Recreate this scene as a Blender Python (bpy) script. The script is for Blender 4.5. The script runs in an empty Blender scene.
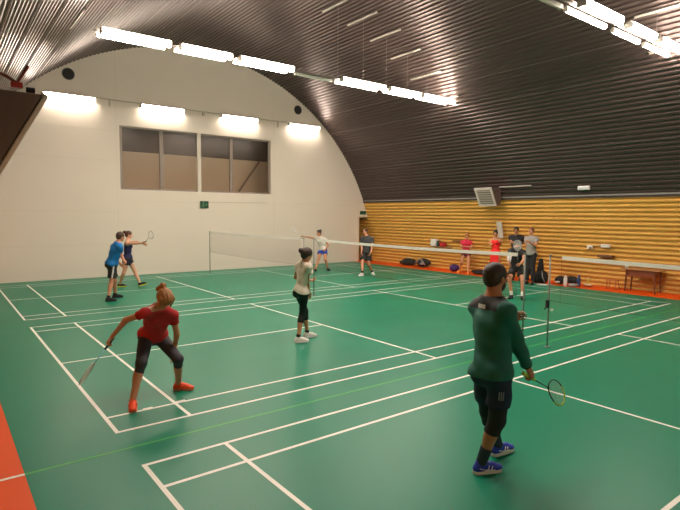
import bpy, bmesh, math, random
import numpy as np
from mathutils import Vector, Matrix
random.seed(7)
S = bpy.context.scene
COL = S.collection

# ------------------------------------------------------------------ camera
cam_d = bpy.data.cameras.new('camera')
cam = bpy.data.objects.new('camera', cam_d); COL.objects.link(cam)
cam_d.sensor_width = 36.0; cam_d.lens = 36.0*527.36/680.0; cam_d.clip_start = 0.05
_yaw, _pit, _rol = 0.653188, -0.0762898, 0.0067778
_f = Vector((math.sin(_yaw)*math.cos(_pit), math.cos(_yaw)*math.cos(_pit), math.sin(_pit)))
_r = _f.cross(Vector((0,0,1))).normalized(); _u = _r.cross(_f)
_c, _s = math.cos(_rol), math.sin(_rol)
_r2 = _c*_r+_s*_u; _u2 = -_s*_r+_c*_u
_m = Matrix((_r2, _u2, -_f)).transposed().to_4x4(); _m.translation = Vector((-1.3353, -5.4035, 2.1934))
cam.matrix_world = _m
S.camera = cam
# ------------------------------------------------------------------ world, exposure
w = bpy.data.worlds.new('world'); S.world = w; w.use_nodes = True
w.node_tree.nodes['Background'].inputs[0].default_value = (1.0, 0.86, 0.70, 1)
w.node_tree.nodes['Background'].inputs[1].default_value = 0.02
S.view_settings.view_transform = 'Standard'; S.view_settings.look = 'None'
S.view_settings.exposure = 0.75; S.view_settings.gamma = 1.0; S.view_settings.use_curve_mapping = False
LAMP_COL = (1.0, 0.855, 0.71)
E_ROW = 50.0       # strength of the hanging tubes
E_WALL = 46.0      # strength of the tubes on the end wall
S.cycles.max_bounces = 7; S.cycles.diffuse_bounces = 4; S.cycles.glossy_bounces = 3
S.cycles.use_denoising = True
S.cycles.sample_clamp_indirect = 6.0

# ------------------------------------------------------------------ materials
_M = {}
def mat(name, col, rough=0.6, metal=0.0, var=0.06, scale=30.0, bump=0.0, spec=0.5, emit=None, es=0.0, alpha=1.0, aniso=0.0):
    if name in _M: return _M[name]
    m = bpy.data.materials.new(name); m.use_nodes = True
    nt = m.node_tree; b = nt.nodes['Principled BSDF']
    b.inputs['Roughness'].default_value = rough; b.inputs['Metallic'].default_value = metal
    b.inputs['Specular IOR Level'].default_value = spec
    tc = nt.nodes.new('ShaderNodeTexCoord'); nz = nt.nodes.new('ShaderNodeTexNoise')
    nz.inputs['Scale'].default_value = scale; nz.inputs['Detail'].default_value = 3
    nt.links.new(tc.outputs['Object'], nz.inputs['Vector'])
    mr = nt.nodes.new('ShaderNodeMapRange'); mr.inputs[3].default_value = 1-var; mr.inputs[4].default_value = 1+var
    nt.links.new(nz.outputs['Fac'], mr.inputs[0])
    mx = nt.nodes.new('ShaderNodeVectorMath'); mx.operation = 'SCALE'
    mx.inputs[0].default_value = col[:3]; nt.links.new(mr.outputs[0], mx.inputs['Scale'])
    nt.links.new(mx.outputs[0], b.inputs['Base Color'])
    if bump > 0:
        bp = nt.nodes.new('ShaderNodeBump'); bp.inputs['Strength'].default_value = bump; bp.inputs['Distance'].default_value = 0.01
        nt.links.new(nz.outputs['Fac'], bp.inputs['Height']); nt.links.new(bp.outputs[0], b.inputs['Normal'])
    if emit:
        b.inputs['Emission Color'].default_value = (*emit, 1); b.inputs['Emission Strength'].default_value = es
    m.diffuse_color = (*col[:3], 1)
    _M[name] = m
    return m

M_green = mat('green_floor', (0.0, 0.185, 0.105), rough=0.38, var=0.10, scale=0.8, spec=0.20)
M_orange = mat('orange_floor', (0.72, 0.078, 0.0), rough=0.5, spec=0.3, var=0.04, scale=2.0)
M_line = mat('court_line', (0.80, 0.80, 0.74), rough=0.5, var=0.06, scale=3)
M_gline = mat('thin_green_line', (0.03, 0.36, 0.06), rough=0.5)
M_white = mat('white_wall', (0.70, 0.632, 0.552), rough=0.75, var=0.02, scale=1.2)
M_joint = mat('wall_joint', (0.62, 0.565, 0.48), rough=0.8)
M_yellow = mat('yellow_cladding', (0.66, 0.385, 0.088), rough=0.42, var=0.03, scale=2)
M_dark = mat('dark_cladding', (0.088, 0.062, 0.058), rough=0.33, metal=0.4, var=0.08, scale=1.5)
M_seam = mat('cladding_seam', (0.24, 0.20, 0.185), rough=0.35, metal=0.6)
M_ledge = mat('grey_trim', (0.26, 0.24, 0.23), rough=0.5)
M_ledge_shadow = mat('trim_shadow', (0.03, 0.025, 0.02), rough=0.7)
M_steel = mat('grey_steel', (0.33, 0.32, 0.30), rough=0.45, metal=0.6)
M_post = mat('post_paint', (0.20, 0.22, 0.20), rough=0.45, metal=0.2)
M_tape = mat('net_tape', (0.82, 0.80, 0.74), rough=0.7)
M_net = mat('net_twine', (0.10, 0.07, 0.05), rough=0.8)
M_plas = mat('white_plastic', (0.74, 0.74, 0.72), rough=0.4)
M_black = mat('black_fabric', (0.010, 0.010, 0.012), rough=0.8, var=0.2)
M_house = mat('lamp_housing', (0.45, 0.42, 0.38), rough=0.5)
M_lens_row = mat('lit_tube_row', (0.9, 0.9, 0.9), emit=LAMP_COL, es=E_ROW)
M_lens_wall = mat('lit_tube_wall', (0.9, 0.9, 0.9), emit=LAMP_COL, es=E_WALL)
M_off = mat('unlit_tube', (0.72, 0.70, 0.66), rough=0.35)
M_wire = mat('hanger_wire', (0.25, 0.23, 0.21), rough=0.5)
M_wood = mat('brown_wood', (0.16, 0.045, 0.015), rough=0.5, var=0.15, scale=8)
M_woodl = mat('orange_wood', (0.45, 0.15, 0.04), rough=0.5, var=0.1)

# glass
mg = bpy.data.materials.new('window_glass'); mg.use_nodes = True; _M['glass'] = mg
nt = mg.node_tree; nt.nodes.clear()
o_ = nt.nodes.new('ShaderNodeOutputMaterial'); mix = nt.nodes.new('ShaderNodeMixShader')
tr = nt.nodes.new('ShaderNodeBsdfTransparent'); tr.inputs[0].default_value = (0.93, 0.90, 0.86, 1)
gl = nt.nodes.new('ShaderNodeBsdfGlossy'); gl.inputs['Roughness'].default_value = 0.22
nzg = nt.nodes.new('ShaderNodeTexNoise'); nzg.inputs['Scale'].default_value = 1.5
mrg = nt.nodes.new('ShaderNodeMapRange'); mrg.inputs[3].default_value = 0.008; mrg.inputs[4].default_value = 0.014
nt.links.new(nzg.outputs['Fac'], mrg.inputs[0]); nt.links.new(mrg.outputs[0], mix.inputs[0])
nt.links.new(tr.outputs[0], mix.inputs[1]); nt.links.new(gl.outputs[0], mix.inputs[2]); nt.links.new(mix.outputs[0], o_.inputs[0])

# ------------------------------------------------------------------ mesh helpers
class MB:
    """collects shapes of one part"""
    def __init__(s): s.v = []; s.f = []; s.mi = []
    def add(s, vs, fs, mi=0):
        b = len(s.v); s.v += [tuple(v) for v in vs]
        s.f += [tuple(i+b for i in f) for f in fs]; s.mi += [mi]*len(fs); return s
    def box(s, c, d, rot=None, mi=0, bev=0.0):
        x, y, z = d[0]/2, d[1]/2, d[2]/2
        if bev > 0:
            bm = bmesh.new(); bmesh.ops.create_cube(bm, size=1)
            for v in bm.verts: v.co = Vector((v.co.x*d[0], v.co.y*d[1], v.co.z*d[2]))
            bmesh.ops.bevel(bm, geom=bm.edges[:], offset=bev, segments=2, affect='EDGES', profile=0.7)
            bm.verts.index_update()
            vs = [v.co.copy() for v in bm.verts]; fs = [[v.index for v in f.verts] for f in bm.faces]; bm.free()
        else:
            vs = [Vector((a, b, e)) for a in (-x, x) for b in (-y, y) for e in (-z, z)]
            fs = [(0,1,3,2),(4,6,7,5),(0,4,5,1),(2,3,7,6),(0,2,6,4),(1,5,7,3)]
        if rot is not None: vs = [rot @ v for v in vs]
        c = Vector(c); return s.add([v+c for v in vs], fs, mi)
    def tube(s, pts, r, n=8, mi=0, closed=False, caps=True):
        pts = [Vector(p) for p in pts]; N = len(pts)
        rr = r if isinstance(r, (list, tuple)) else [r]*N
        vs = []; prev = None
        for i, p in enumerate(pts):
            if closed: t = (pts[(i+1) % N]-pts[i-1])
            else: t = pts[min(i+1, N-1)]-pts[max(i-1, 0)]
            t = t.normalized() if t.length > 1e-9 else Vector((0,0,1))
            if prev is None: a = t.orthogonal().normalized()
            else:
                a = prev-t*prev.dot(t); a = a.normalized() if a.length > 1e-6 else t.orthogonal().normalized()
            prev = a; b = t.cross(a)
            for k in range(n):
                an = 2*math.pi*k/n; vs.append(p+(a*math.cos(an)+b*math.sin(an))*rr[i])
        fs = []
        for i in range(N if closed else N-1):
            j = (i+1) % N
            for k in range(n):
                fs.append((i*n+k, i*n+(k+1) % n, j*n+(k+1) % n, j*n+k))
        if caps and not closed:
            fs.append(tuple(range(n))[::-1]); fs.append(tuple((N-1)*n+k for k in range(n)))
        return s.add(vs, fs, mi)
    def prism(s, poly, y0, y1, mi=0):
        """poly in xz, extruded in y"""
        n = len(poly)
        vs = [(p[0], y0, p[1]) for p in poly]+[(p[0], y1, p[1]) for p in poly]
        fs = [tuple(range(n)), tuple(range(2*n-1, n-1, -1))]+[(i, i+n, (i+1) % n+n, (i+1) % n) for i in range(n)]
        return s.add(vs, fs, mi)
    def build(s, name, mats, parent=None, smooth=False, loc=None):
        me = bpy.data.meshes.new(name); me.from_pydata(s.v, [], s.f)
        if not isinstance(mats, (list, tuple)): mats = [mats]
        for m in mats: me.materials.append(m)
        me.polygons.foreach_set('material_index', s.mi)
        if smooth: me.polygons.foreach_set('use_smooth', [True]*len(s.f))
        bm = bmesh.new(); bm.from_mesh(me); bmesh.ops.recalc_face_normals(bm, faces=bm.faces[:]); bm.to_mesh(me); bm.free()
        o = bpy.data.objects.new(name, me); COL.objects.link(o)
        if parent is not None:
            o.parent = parent
            o.matrix_parent_inverse = parent_inv(parent)
        if loc is not None: o.location = loc
        return o
def parent_inv(p): return Matrix.Translation(-WORLD_PARENTS[p.name]) if p.name in WORLD_PARENTS else Matrix.Identity(4)
WORLD_PARENTS = {}
def tag(o, label=None, cat=None, group=None, kind=None):
    if label: o['label'] = label
    if cat: o['category'] = cat
    if group: o['group'] = group
    if kind: o['kind'] = kind
    return o
def thing(name, loc, label, cat, group=None, world=True):
    """an Empty at the thing's base; world=True: its parts are modelled in world coordinates"""
    o = bpy.data.objects.new(name, None); COL.objects.link(o); o.location = loc; o.empty_display_size = 0.1
    if world:
        WORLD_PARENTS[o.name] = Vector(loc)
    return tag(o, label, cat, group)
def part(o, parent):
    COL.objects.link(o) if o.name not in COL.objects else None
    o.parent = parent
    return o
def dup(root, loc=None, label=None, group=None):
    c = root.copy(); COL.objects.link(c)
    if loc is not None: c.location = loc
    if label: c['label'] = label
    if group: c['group'] = group
    for ch in list(root.children):
        k = ch.copy(); COL.objects.link(k); k.parent = c
        for g in list(ch.children):
            d = g.copy(); COL.objects.link(d); d.parent = k
    return c

# ------------------------------------------------------------------ setting: barrel hall
CX, CZ, RR = 6.7, -0.5, 8.75
YF, YN = 13.85, -7.75          # end walls
YB = 16.2                      # rooms behind the far wall
def arch_z(x): return CZ+math.sqrt(max(0, RR*RR-(x-CX)**2))
def arch_x(z, side=1): return CX+side*math.sqrt(RR*RR-(z-CZ)**2)

# floor with the court lines
fl = MB()
fl.add([(-2.6,-8.2,0),(15.9,-8.2,0),(15.9,16.4,0),(-2.6,16.4,0)], [(0,1,2,3)], 1)
def quad(x0, y0, x1, y1, z, mi): fl.add([(x0,y0,z),(x1,y0,z),(x1,y1,z),(x0,y1,z)], [(0,1,2,3)], mi)
quad(-0.83, -8.2, 14.2, YF, 0.002, 0)
G = 0.825
LW = 0.04
def court(y0):
    Z1, Z2 = 0.0035, 0.0042
    for yy in (0, 0.46, 6.1-0.46-LW, 6.1-LW): quad(0, y0+yy, 13.4, y0+yy+LW, Z1, 2)
    for xx in (0, 0.76, 4.72-LW, 8.68, 13.4-0.76-LW, 13.4-LW): quad(xx, y0, xx+LW, y0+6.1, Z2, 2)
    quad(0, y0+3.05-LW/2, 4.72, y0+3.05+LW/2, Z1, 2); quad(8.68, y0+3.05-LW/2, 13.4, y0+3.05+LW/2, Z1, 2)
for y0 in (0.0, 6.1+G, -6.1-G): court(y0)
quad(-0.83, -0.425, 14.2, -0.395, 0.003, 3)
quad(-2.2, -0.43, -0.83, -0.39, 0.003, 2)
for px_, py_ in ((0.42, 0.47), (0.80, 0.48)): quad(px_, py_+0.01, px_+0.11, py_+0.055, 0.005, 2)
floor = fl.build('floor', [M_green, M_orange, M_line, M_gline]); tag(floor, kind='structure')

# corrugated barrel: ribs run along Y
PITCH = 0.178
def barrel(name, th0, th1, material, seam_every, depth, PITCH, prof, parent=None):
    """th measured from vertical, + to the right; prof = [(fraction of pitch, depth fraction)]"""
    mb = MB(); n = max(1, round((th1-th0)*RR/PITCH)); pts = []
    for i in range(n):
        for fr, dp in prof: pts.append((th0+(th1-th0)*(i+fr)/n, dp))
    pts.append((th1, prof[0][1]))
    P = [(CX+(RR-depth*(dp))*math.sin(t), CZ+(RR-depth*(dp))*math.cos(t)) for t, dp in pts]
    ys = [YN-0.2, YF-8, YF, YB+0.1]
    for a in range(len(P)-1):
        (x0, z0), (x1, z1) = P[a], P[a+1]
        mb.add([(x0, ys[0], z0), (x1, ys[0], z1), (x1, ys[-1], z1), (x0, ys[-1], z0)], [(0, 1, 2, 3)], 0)
    if seam_every:
        for i in range(seam_every//2, n, seam_every):
            t = th0+(th1-th0)*(i+0.1)/n; r_ = RR-depth-0.006
            c = (CX+r_*math.sin(t), (ys[0]+YF)/2, CZ+r_*math.cos(t))
            mb.box(c, (0.011, YF-ys[0]-0.02, 0.010), Matrix.Rotation(t, 3, 'Y'), 1)
    o = mb.build(name, [material, M_seam]); tag(o, kind='structure'); return o
TH_LED = math.acos((2.80-CZ)/RR)
TH_END = math.acos((-0.12-CZ)/RR)
profd = [(0.0, 1.0), (0.34, 1.0), (0.50, 0.0), (0.84, 0.0)]
profy = [(0.0, 0.95), (0.14, 1.0), (0.28, 0.9), (0.46, 0.35), (0.58, 0.03), (0.68, 0.0), (0.80, 0.10), (0.91, 0.60)]
profz = [(round(1-f_, 3) if f_ > 0 else 0.0, d_) for f_, d_ in [profy[0]]+profy[:0:-1]]
barrel('ceiling', -TH_LED, TH_LED, M_dark, 7, 0.040, 0.140, profd)
barrel('wall_right', TH_LED, TH_END, M_yellow, 0, 0.056, 0.146, profy)
barrel('wall_left', -TH_END, -TH_LED, M_yellow, 0, 0.056, 0.146, profz)
# trim at the foot of the dark cladding, its shadow line a dark strip
for sd, nm in ((1, 'trim_1'), (-1, 'trim_2')):
    x = arch_x(2.80, sd); mb = MB()
    mb.box((x-sd*0.035, (YN+YF)/2, 2.845), (0.05, YF-YN, 0.045), None, 0)
    mb.box((x-sd*0.02, (YN+YF)/2, 2.785), (0.06, YF-YN, 0.06), None, 1)
    tag(mb.build(nm, [M_ledge, M_ledge_shadow]), kind='structure')

# far end wall with the window opening and the doorway
WX0, WX1, WZ0, WZ1 = 3.80, 9.78, 3.02, 5.22
DX0, DZ1 = 14.50, 2.07
TW = 0.16
wl = MB()
xs = sorted(set([CX-RR+0.02+i*(2*RR-0.04)/70 for i in range(71)]+[WX0, WX1, DX0]))
for a, b in zip(xs[:-1], xs[1:]):
    m_ = (a+b)/2
    lo = DZ1 if m_ > DX0 else -0.05
    segs = [(lo, WZ0), (WZ1, None)] if WX0 < m_ < WX1 else [(lo, None)]
    for z0, z1 in segs:
        za = z1 if z1 is not None else arch_z(a)+0.03
        zb = z1 if z1 is not None else arch_z(b)+0.03
        if za < z0 and zb < z0: continue
        za = max(za, z0); zb = max(zb, z0)
        for y in (YF, YF+TW): wl.add([(a, y, z0), (b, y, z0), (b, y, zb), (a, y, za)], [(0, 1, 2, 3)], 0)
def rev(x0, z0, x1, z1): wl.add([(x0, YF, z0), (x1, YF, z1), (x1, YF+TW, z1), (x0, YF+TW, z0)], [(0, 1, 2, 3)], 0)
rev(WX0, WZ0, WX1, WZ0); rev(WX0, WZ1, WX1, WZ1); rev(WX0, WZ0, WX0, WZ1); rev(WX1, WZ0, WX1, WZ1)
rev(DX0, -0.05, DX0, DZ1); rev(DX0, DZ1, 15.1, DZ1)
# panel joints: shallow dark strips
def joint(x0, z0, x1, z1): wl.box(((x0+x1)/2, YF-0.001, (z0+z1)/2), (max(abs(x1-x0), 0.012), 0.004, max(abs(z1-z0), 0.012)), None, 1)
for z in (1.12, 2.25, 4.0, 5.0): joint(-1.2 if z > 3 else -1.7, z, WX0-0.1, z)
joint(WX0-0.1, 2.62, WX1+0.1, 2.62); joint(WX1+0.1, 2.62, 14.0, 2.62)
for x in (WX0-0.1, WX1+0.12): joint(x, 0, x, arch_z(x)-0.1)
wall_far = wl.build('wall_far', [M_white, M_joint]); tag(wall_far, kind='structure')
# wall behind the camera
wn = MB(); P_ = [(CX-RR, -0.05)]+[(CX-RR*math.cos(math.pi*i/60), CZ+RR*math.sin(math.pi*i/60)) for i in range(61) if CZ+RR*math.sin(math.pi*i/60) > 0]+[(CX+RR, -0.05)]
wn.prism(P_, YN-0.12, YN); tag(wn.build('wall_near', M_white), kind='structure')
# closing wall behind, and an added box imitating the hall's reflection in the window
YG = 15.3
M_back = mat('back_wall_and_reflection', (0.56, 0.48, 0.39), rough=0.8); M_reflect_dark = mat('reflected_dark_vault', (0.10, 0.07, 0.055), rough=0.7)
wb = MB(); wb.prism(P_, YB, YB+0.1); tag(wb.build('wall_back_room', M_back), kind='structure')
fb = MB(); fb.box(((WX0+WX1)/2, (YF+TW+YG)/2+0.01, 2.86), (7.6, YG-YF-TW-0.02, 0.16)); tag(fb.build('floor_reflection_box', M_back), kind='structure')
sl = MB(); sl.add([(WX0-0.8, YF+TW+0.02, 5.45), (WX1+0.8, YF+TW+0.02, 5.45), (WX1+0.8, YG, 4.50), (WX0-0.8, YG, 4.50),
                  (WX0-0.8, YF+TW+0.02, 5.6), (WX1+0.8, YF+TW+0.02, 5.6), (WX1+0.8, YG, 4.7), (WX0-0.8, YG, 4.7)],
                 [(0,1,2,3),(4,5,6,7),(0,1,5,4),(2,3,7,6),(0,3,7,4),(1,2,6,5)]); tag(sl.build('ceiling_reflection_box', M_reflect_dark), kind='structure')
wg = MB(); wg.box(((WX0+WX1)/2, YG+0.05, 4.2), (7.6, 0.1, 2.8))
for x in (WX0-0.8, WX1+0.8): wg.box((x, (YF+TW+YG)/2, 4.2), (0.05, YG-YF-TW, 2.8))
tag(wg.build('wall_reflection_box', M_back), kind='structure')
# door trim
dt = MB(); dt.box((DX0-0.03, YF-0.012, DZ1/2), (0.07, 0.024, DZ1)); dt.box(((DX0+14.93)/2-0.03, YF-0.012, DZ1+0.03), (14.93-DX0+0.05, 0.024, 0.06))
tag(dt.build('door_1', mat('door_trim', (0.62, 0.53, 0.40), rough=0.6)), kind='structure')
# window frame, mullions and glass
M_mull = mat('mullion', (0.23, 0.185, 0.155), rough=0.5); M_mullw = mat('mullion_pale', (0.62, 0.57, 0.49), rough=0.5)
wf = bpy.data.objects.new('window_1', None); COL.objects.link(wf); wf.location = ((WX0+WX1)/2, YF, WZ0); tag(wf, kind='structure'); WORLD_PARENTS[wf.name] = Vector(wf.location)
fr = MB(); yw = YF+0.09
for x in (WX0+0.05, WX1-0.05): fr.box((x, yw, (WZ0+WZ1)/2), (0.10, 0.07, WZ1-WZ0))
for z in (WZ0+0.03, WZ1-0.03): fr.box(((WX0+WX1)/2, yw, z), (WX1-WX0, 0.06, 0.06))
for x in (5.26, 8.02): fr.box((x, yw, (WZ0+WZ1)/2), (0.13, 0.07, WZ1-WZ0))
wfo = fr.build('window_frame', M_mull, wf)
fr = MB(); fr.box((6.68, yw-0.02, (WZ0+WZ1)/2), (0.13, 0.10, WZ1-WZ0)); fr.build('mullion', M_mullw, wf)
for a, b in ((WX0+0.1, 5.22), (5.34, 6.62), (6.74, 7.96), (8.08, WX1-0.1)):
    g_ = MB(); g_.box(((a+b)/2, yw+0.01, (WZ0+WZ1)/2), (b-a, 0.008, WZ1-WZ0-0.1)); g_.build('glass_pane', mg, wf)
# roof brace seen through the window
br = MB(); br.tube([(8.7, 14.9, 2.95), (9.9, 15.1, 4.45)], 0.04, 6)
tag(br.build('roof_brace', M_mull), 'slanting dark steel brace seen through the end wall window', 'brace')

# ------------------------------------------------------------------ lamps on the end wall
WL = [('window-side lamp on the white end wall beside the tall grey heater', 1.52, 3.02), ('', 4.55, 6.05), ('', 7.58, 9.08), ('', 10.62, 12.12)]
names_w = ['lit wall lamp on white end wall between the near dark heater and the window',
           'lit wall lamp on white end wall above the window, over its first two panes',
           'lit wall lamp on white end wall above the window, over its last two panes',
           'lit wall lamp high on white end wall under the round vent by the arch edge']
for (nm, x0, x1), lab in zip(WL, names_w):
    t = thing('wall_lamp', ((x0+x1)/2, YF, 5.9), lab, 'lamp', 'lit lamps along the end wall')
    h = MB(); h.box(((x0+x1)/2, YF-0.075, 6.005), (x1-x0, 0.15, 0.02)); h.box((x0-0.012, YF-0.08, 5.95), (0.024, 0.15, 0.12)); h.box((x1+0.012, YF-0.08, 5.94), (0.024, 0.15, 0.12)); h.build('housing', M_house, t)
    d = MB(); pl_ = [(YF-0.02, 5.96), (YF-0.15, 5.99), (YF-0.15, 5.92), (YF-0.11, 5.875), (YF-0.05, 5.87), (YF-0.02, 5.90)]
    d.add([(x0, y, z) for y, z in pl_]+[(x1, y, z) for y, z in pl_], [tuple(range(6)), tuple(range(11, 5, -1))]+[(i, i+6, (i+1) % 6+6, (i+1) % 6) for i in range(6)])
    d.build('diffuser', M_lens_wall, t)
M_cond = mat('conduit', (0.50, 0.46, 0.38), rough=0.6)
t = thing('cable_conduit', (6.8, YF, 5.9), 'thin pale conduit linking the lamps along the white end wall', 'conduit')
tr_ = MB(); tr_.tube([(3.0, YF-0.03, 6.035), (10.64, YF-0.03, 6.035)], 0.016, 6); tr_.build('pipe', M_cond, t)
for x in (3.5, 10.1):
    tr_ = MB(); tr_.box((x, YF-0.025, 5.91), (0.04, 0.04, 0.22)); tr_.build('bracket', M_cond, t)
tr_ = MB(); tr_.box((6.85, YF-0.035, 5.96), (0.09, 0.06, 0.13)); tr_.build('junction_box', M_cond, t)

# round vents
for x, z, lab in ((2.26, 6.68, 'black round vent high on white end wall by the first lamp'), (11.08, 6.62, 'black round vent high on white end wall above the last lamp')):
    t = thing('round_vent', (x, YF, z), lab, 'vent')
    m_ = MB(); m_.tube([(x, YF-0.02, z), (x, YF+0.03, z)], 0.17, 20); m_.build('grille', mat('vent_black', (0.012, 0.012, 0.012), rough=0.7), t)
    m_ = MB(); ring = [(x+0.18*math.cos(a*math.pi/12), YF-0.018, z+0.18*math.sin(a*math.pi/12)) for a in range(24)]
    m_.tube(ring, 0.014, 6, closed=True); m_.build('rim', mat('vent_rim', (0.10, 0.09, 0.08), rough=0.5), t)

# ------------------------------------------------------------------ hanging rows of luminaires
def luminaire(x0, x1, y, z, lit, wide, label, group):
    t = thing('hanging_luminaire', ((x0+x1)/2, y, z), label, 'lamp', group)
    w_ = 0.17 if wide else 0.085; hgt = 0.11 if wide else 0.07
    h = MB(); h.box(((x0+x1)/2, y, z+hgt/2+0.012), (x1-x0, w_*0.55, 0.028)); h.build('housing', M_house, t)
    d = MB(); pr_ = [(y-w_/2, z+hgt/2), (y+w_/2, z+hgt/2), (y+w_/2, z-hgt*0.1), (y+w_*0.28, z-hgt/2), (y-w_*0.28, z-hgt/2), (y-w_/2, z-hgt*0.1)]
    d.add([(x0+0.02, a, b) for a, b in pr_]+[(x1-0.02, a, b) for a, b in pr_], [tuple(range(6)), tuple(range(11, 5, -1))]+[(i, i+6, (i+1) % 6+6, (i+1) % 6) for i in range(6)])
    d.build('diffuser', M_lens_row if lit else M_off, t)
    for x in (x0+0.008, x1-0.008):
        e = MB(); e.box((x, y, z), (0.022, w_*1.06, hgt*1.1)); e.build('end_cap', M_house, t)
ORD = ['first', 'second', 'third', 'fourth', 'fifth', 'sixth', 'seventh']
segs1 = [(1.55, 3.03), (3.24, 4.52), (4.72, 6.28), (6.55, 7.80), (7.88, 9.50), (9.72, 11.0), (11.14, 12.68)]
segs2 = [(1.10, 2.50), (2.70, 3.95), (4.10, 5.50), (5.9, 7.80), (8.00, 9.44), (9.80, 10.95), (11.22, 12.66)]  # first three are out of view, added to light the near courts
for i, (a, b) in enumerate(segs1):
    if i != 3: luminaire(a, b, 6.62, 5.98, True, True, 'broad lit lamp, %s of the end wall row, counted from the dark heater' % ORD[i], 'broad lit lamps of the row towards the end wall')
    luminaire(a-0.03, b-0.03, 6.93, 5.98, i != 3, False, ('narrow unlit lamp in the gap of the hanging row by the end wall' if i == 3 else 'narrow lit lamp behind the %s broad lamp of the row by the end wall' % ORD[i]), 'narrow lamps of the row towards the end wall')
for i, (a, b) in enumerate(segs2):
    if i != 3: luminaire(a, b, -0.27, 6.0, True, True, 'broad lit lamp, %s of the near courts row, counted from the dark heater' % ORD[i], 'broad lit lamps of the row over the near courts')
    luminaire(a+0.06, b+0.10, 0.07, 6.0, i != 3, False, ('narrow unlit lamp in the gap of the hanging row over the near courts' if i == 3 else 'narrow lit lamp behind the %s broad lamp of the row over the near courts' % ORD[i]), 'narrow lamps of the row over the near courts')
# carrier beams of the rows
for y, z, x0, x1, lab in ((6.80, 6.02, 1.45, 12.75, 'long slim steel carrier rail of the lamp row towards the end wall'), (-0.09, 6.05, 0.9, 13.0, 'long slim steel carrier rail of the lamp row over the near courts')):
    t = thing('lamp_carrier_rail', ((x0+x1)/2, y, z), lab, 'rail')
    m_ = MB(); m_.box(((x0+x1)/2, y, z), (x1-x0, 0.07, 0.05)); m_.build('rail', mat('carrier', (0.20, 0.165, 0.15), rough=0.5), t)
    for x in [x0+0.6+k*1.5 for k in range(8)]:
        m_ = MB(); m_.box((x, y, z+0.045), (0.03, 0.40, 0.015)); m_.build('cross_bar', M_steel, t)
# short rails fixed under the barrel, each with its hanger wire
for xr, y0, y1, yw_, zr, lab in ([(x, 6.22, 7.56, 6.80, 5.98, 'dark-roofed hall') for x in (7.88, 8.81, 9.73, 10.62, 11.52, 12.37, 1.15)]
                      + [(x, -0.85, 0.40, -0.09, 6.07, 'x') for x in (11.52, 12.37)]):
    zt = arch_z(xr)-0.05
    sl_ = -(xr-CX)/math.sqrt(RR**2-(xr-CX)**2)
    k_ = len([o for o in S.objects if o.name.startswith('ceiling_bracket')])
    row_ = 'towards the end wall' if y0 > 3 else 'over the near courts'
    kk = k_ if y0 > 3 else k_-7
    OO = ['first', 'second', 'third', 'fourth', 'fifth', 'sixth', 'seventh', 'eighth', 'ninth', 'tenth', 'eleventh', 'twelfth']
    t = thing('ceiling_bracket', (xr, (y0+y1)/2, zt), ('short metal strip on the ceiling over the first lamp of the end wall row' if xr < 3 else 'pale ceiling strip over the lamp row %s, %s from the vault top' % ('by the end wall' if y0 > 3 else row_, OO[kk])), 'bracket', 'pale strips under the ceiling above the lamp row '+row_)
    m_ = MB(); m_.box((xr, (y0+y1)/2, zt-0.02), (0.06, y1-y0, 0.035), Matrix.Rotation(-math.atan(sl_), 3, 'Y')); m_.build('strip', mat('strip_metal', (0.40, 0.36, 0.33), rough=0.4, metal=0.3), t)
    m_ = MB(); xe = min(max(xr, 1.4), 12.5); m_.tube([(xr, yw_, zt-0.02), (xe, yw_, zr)], 0.004, 4); m_.build('hanger_wire', M_wire, t)

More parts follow.
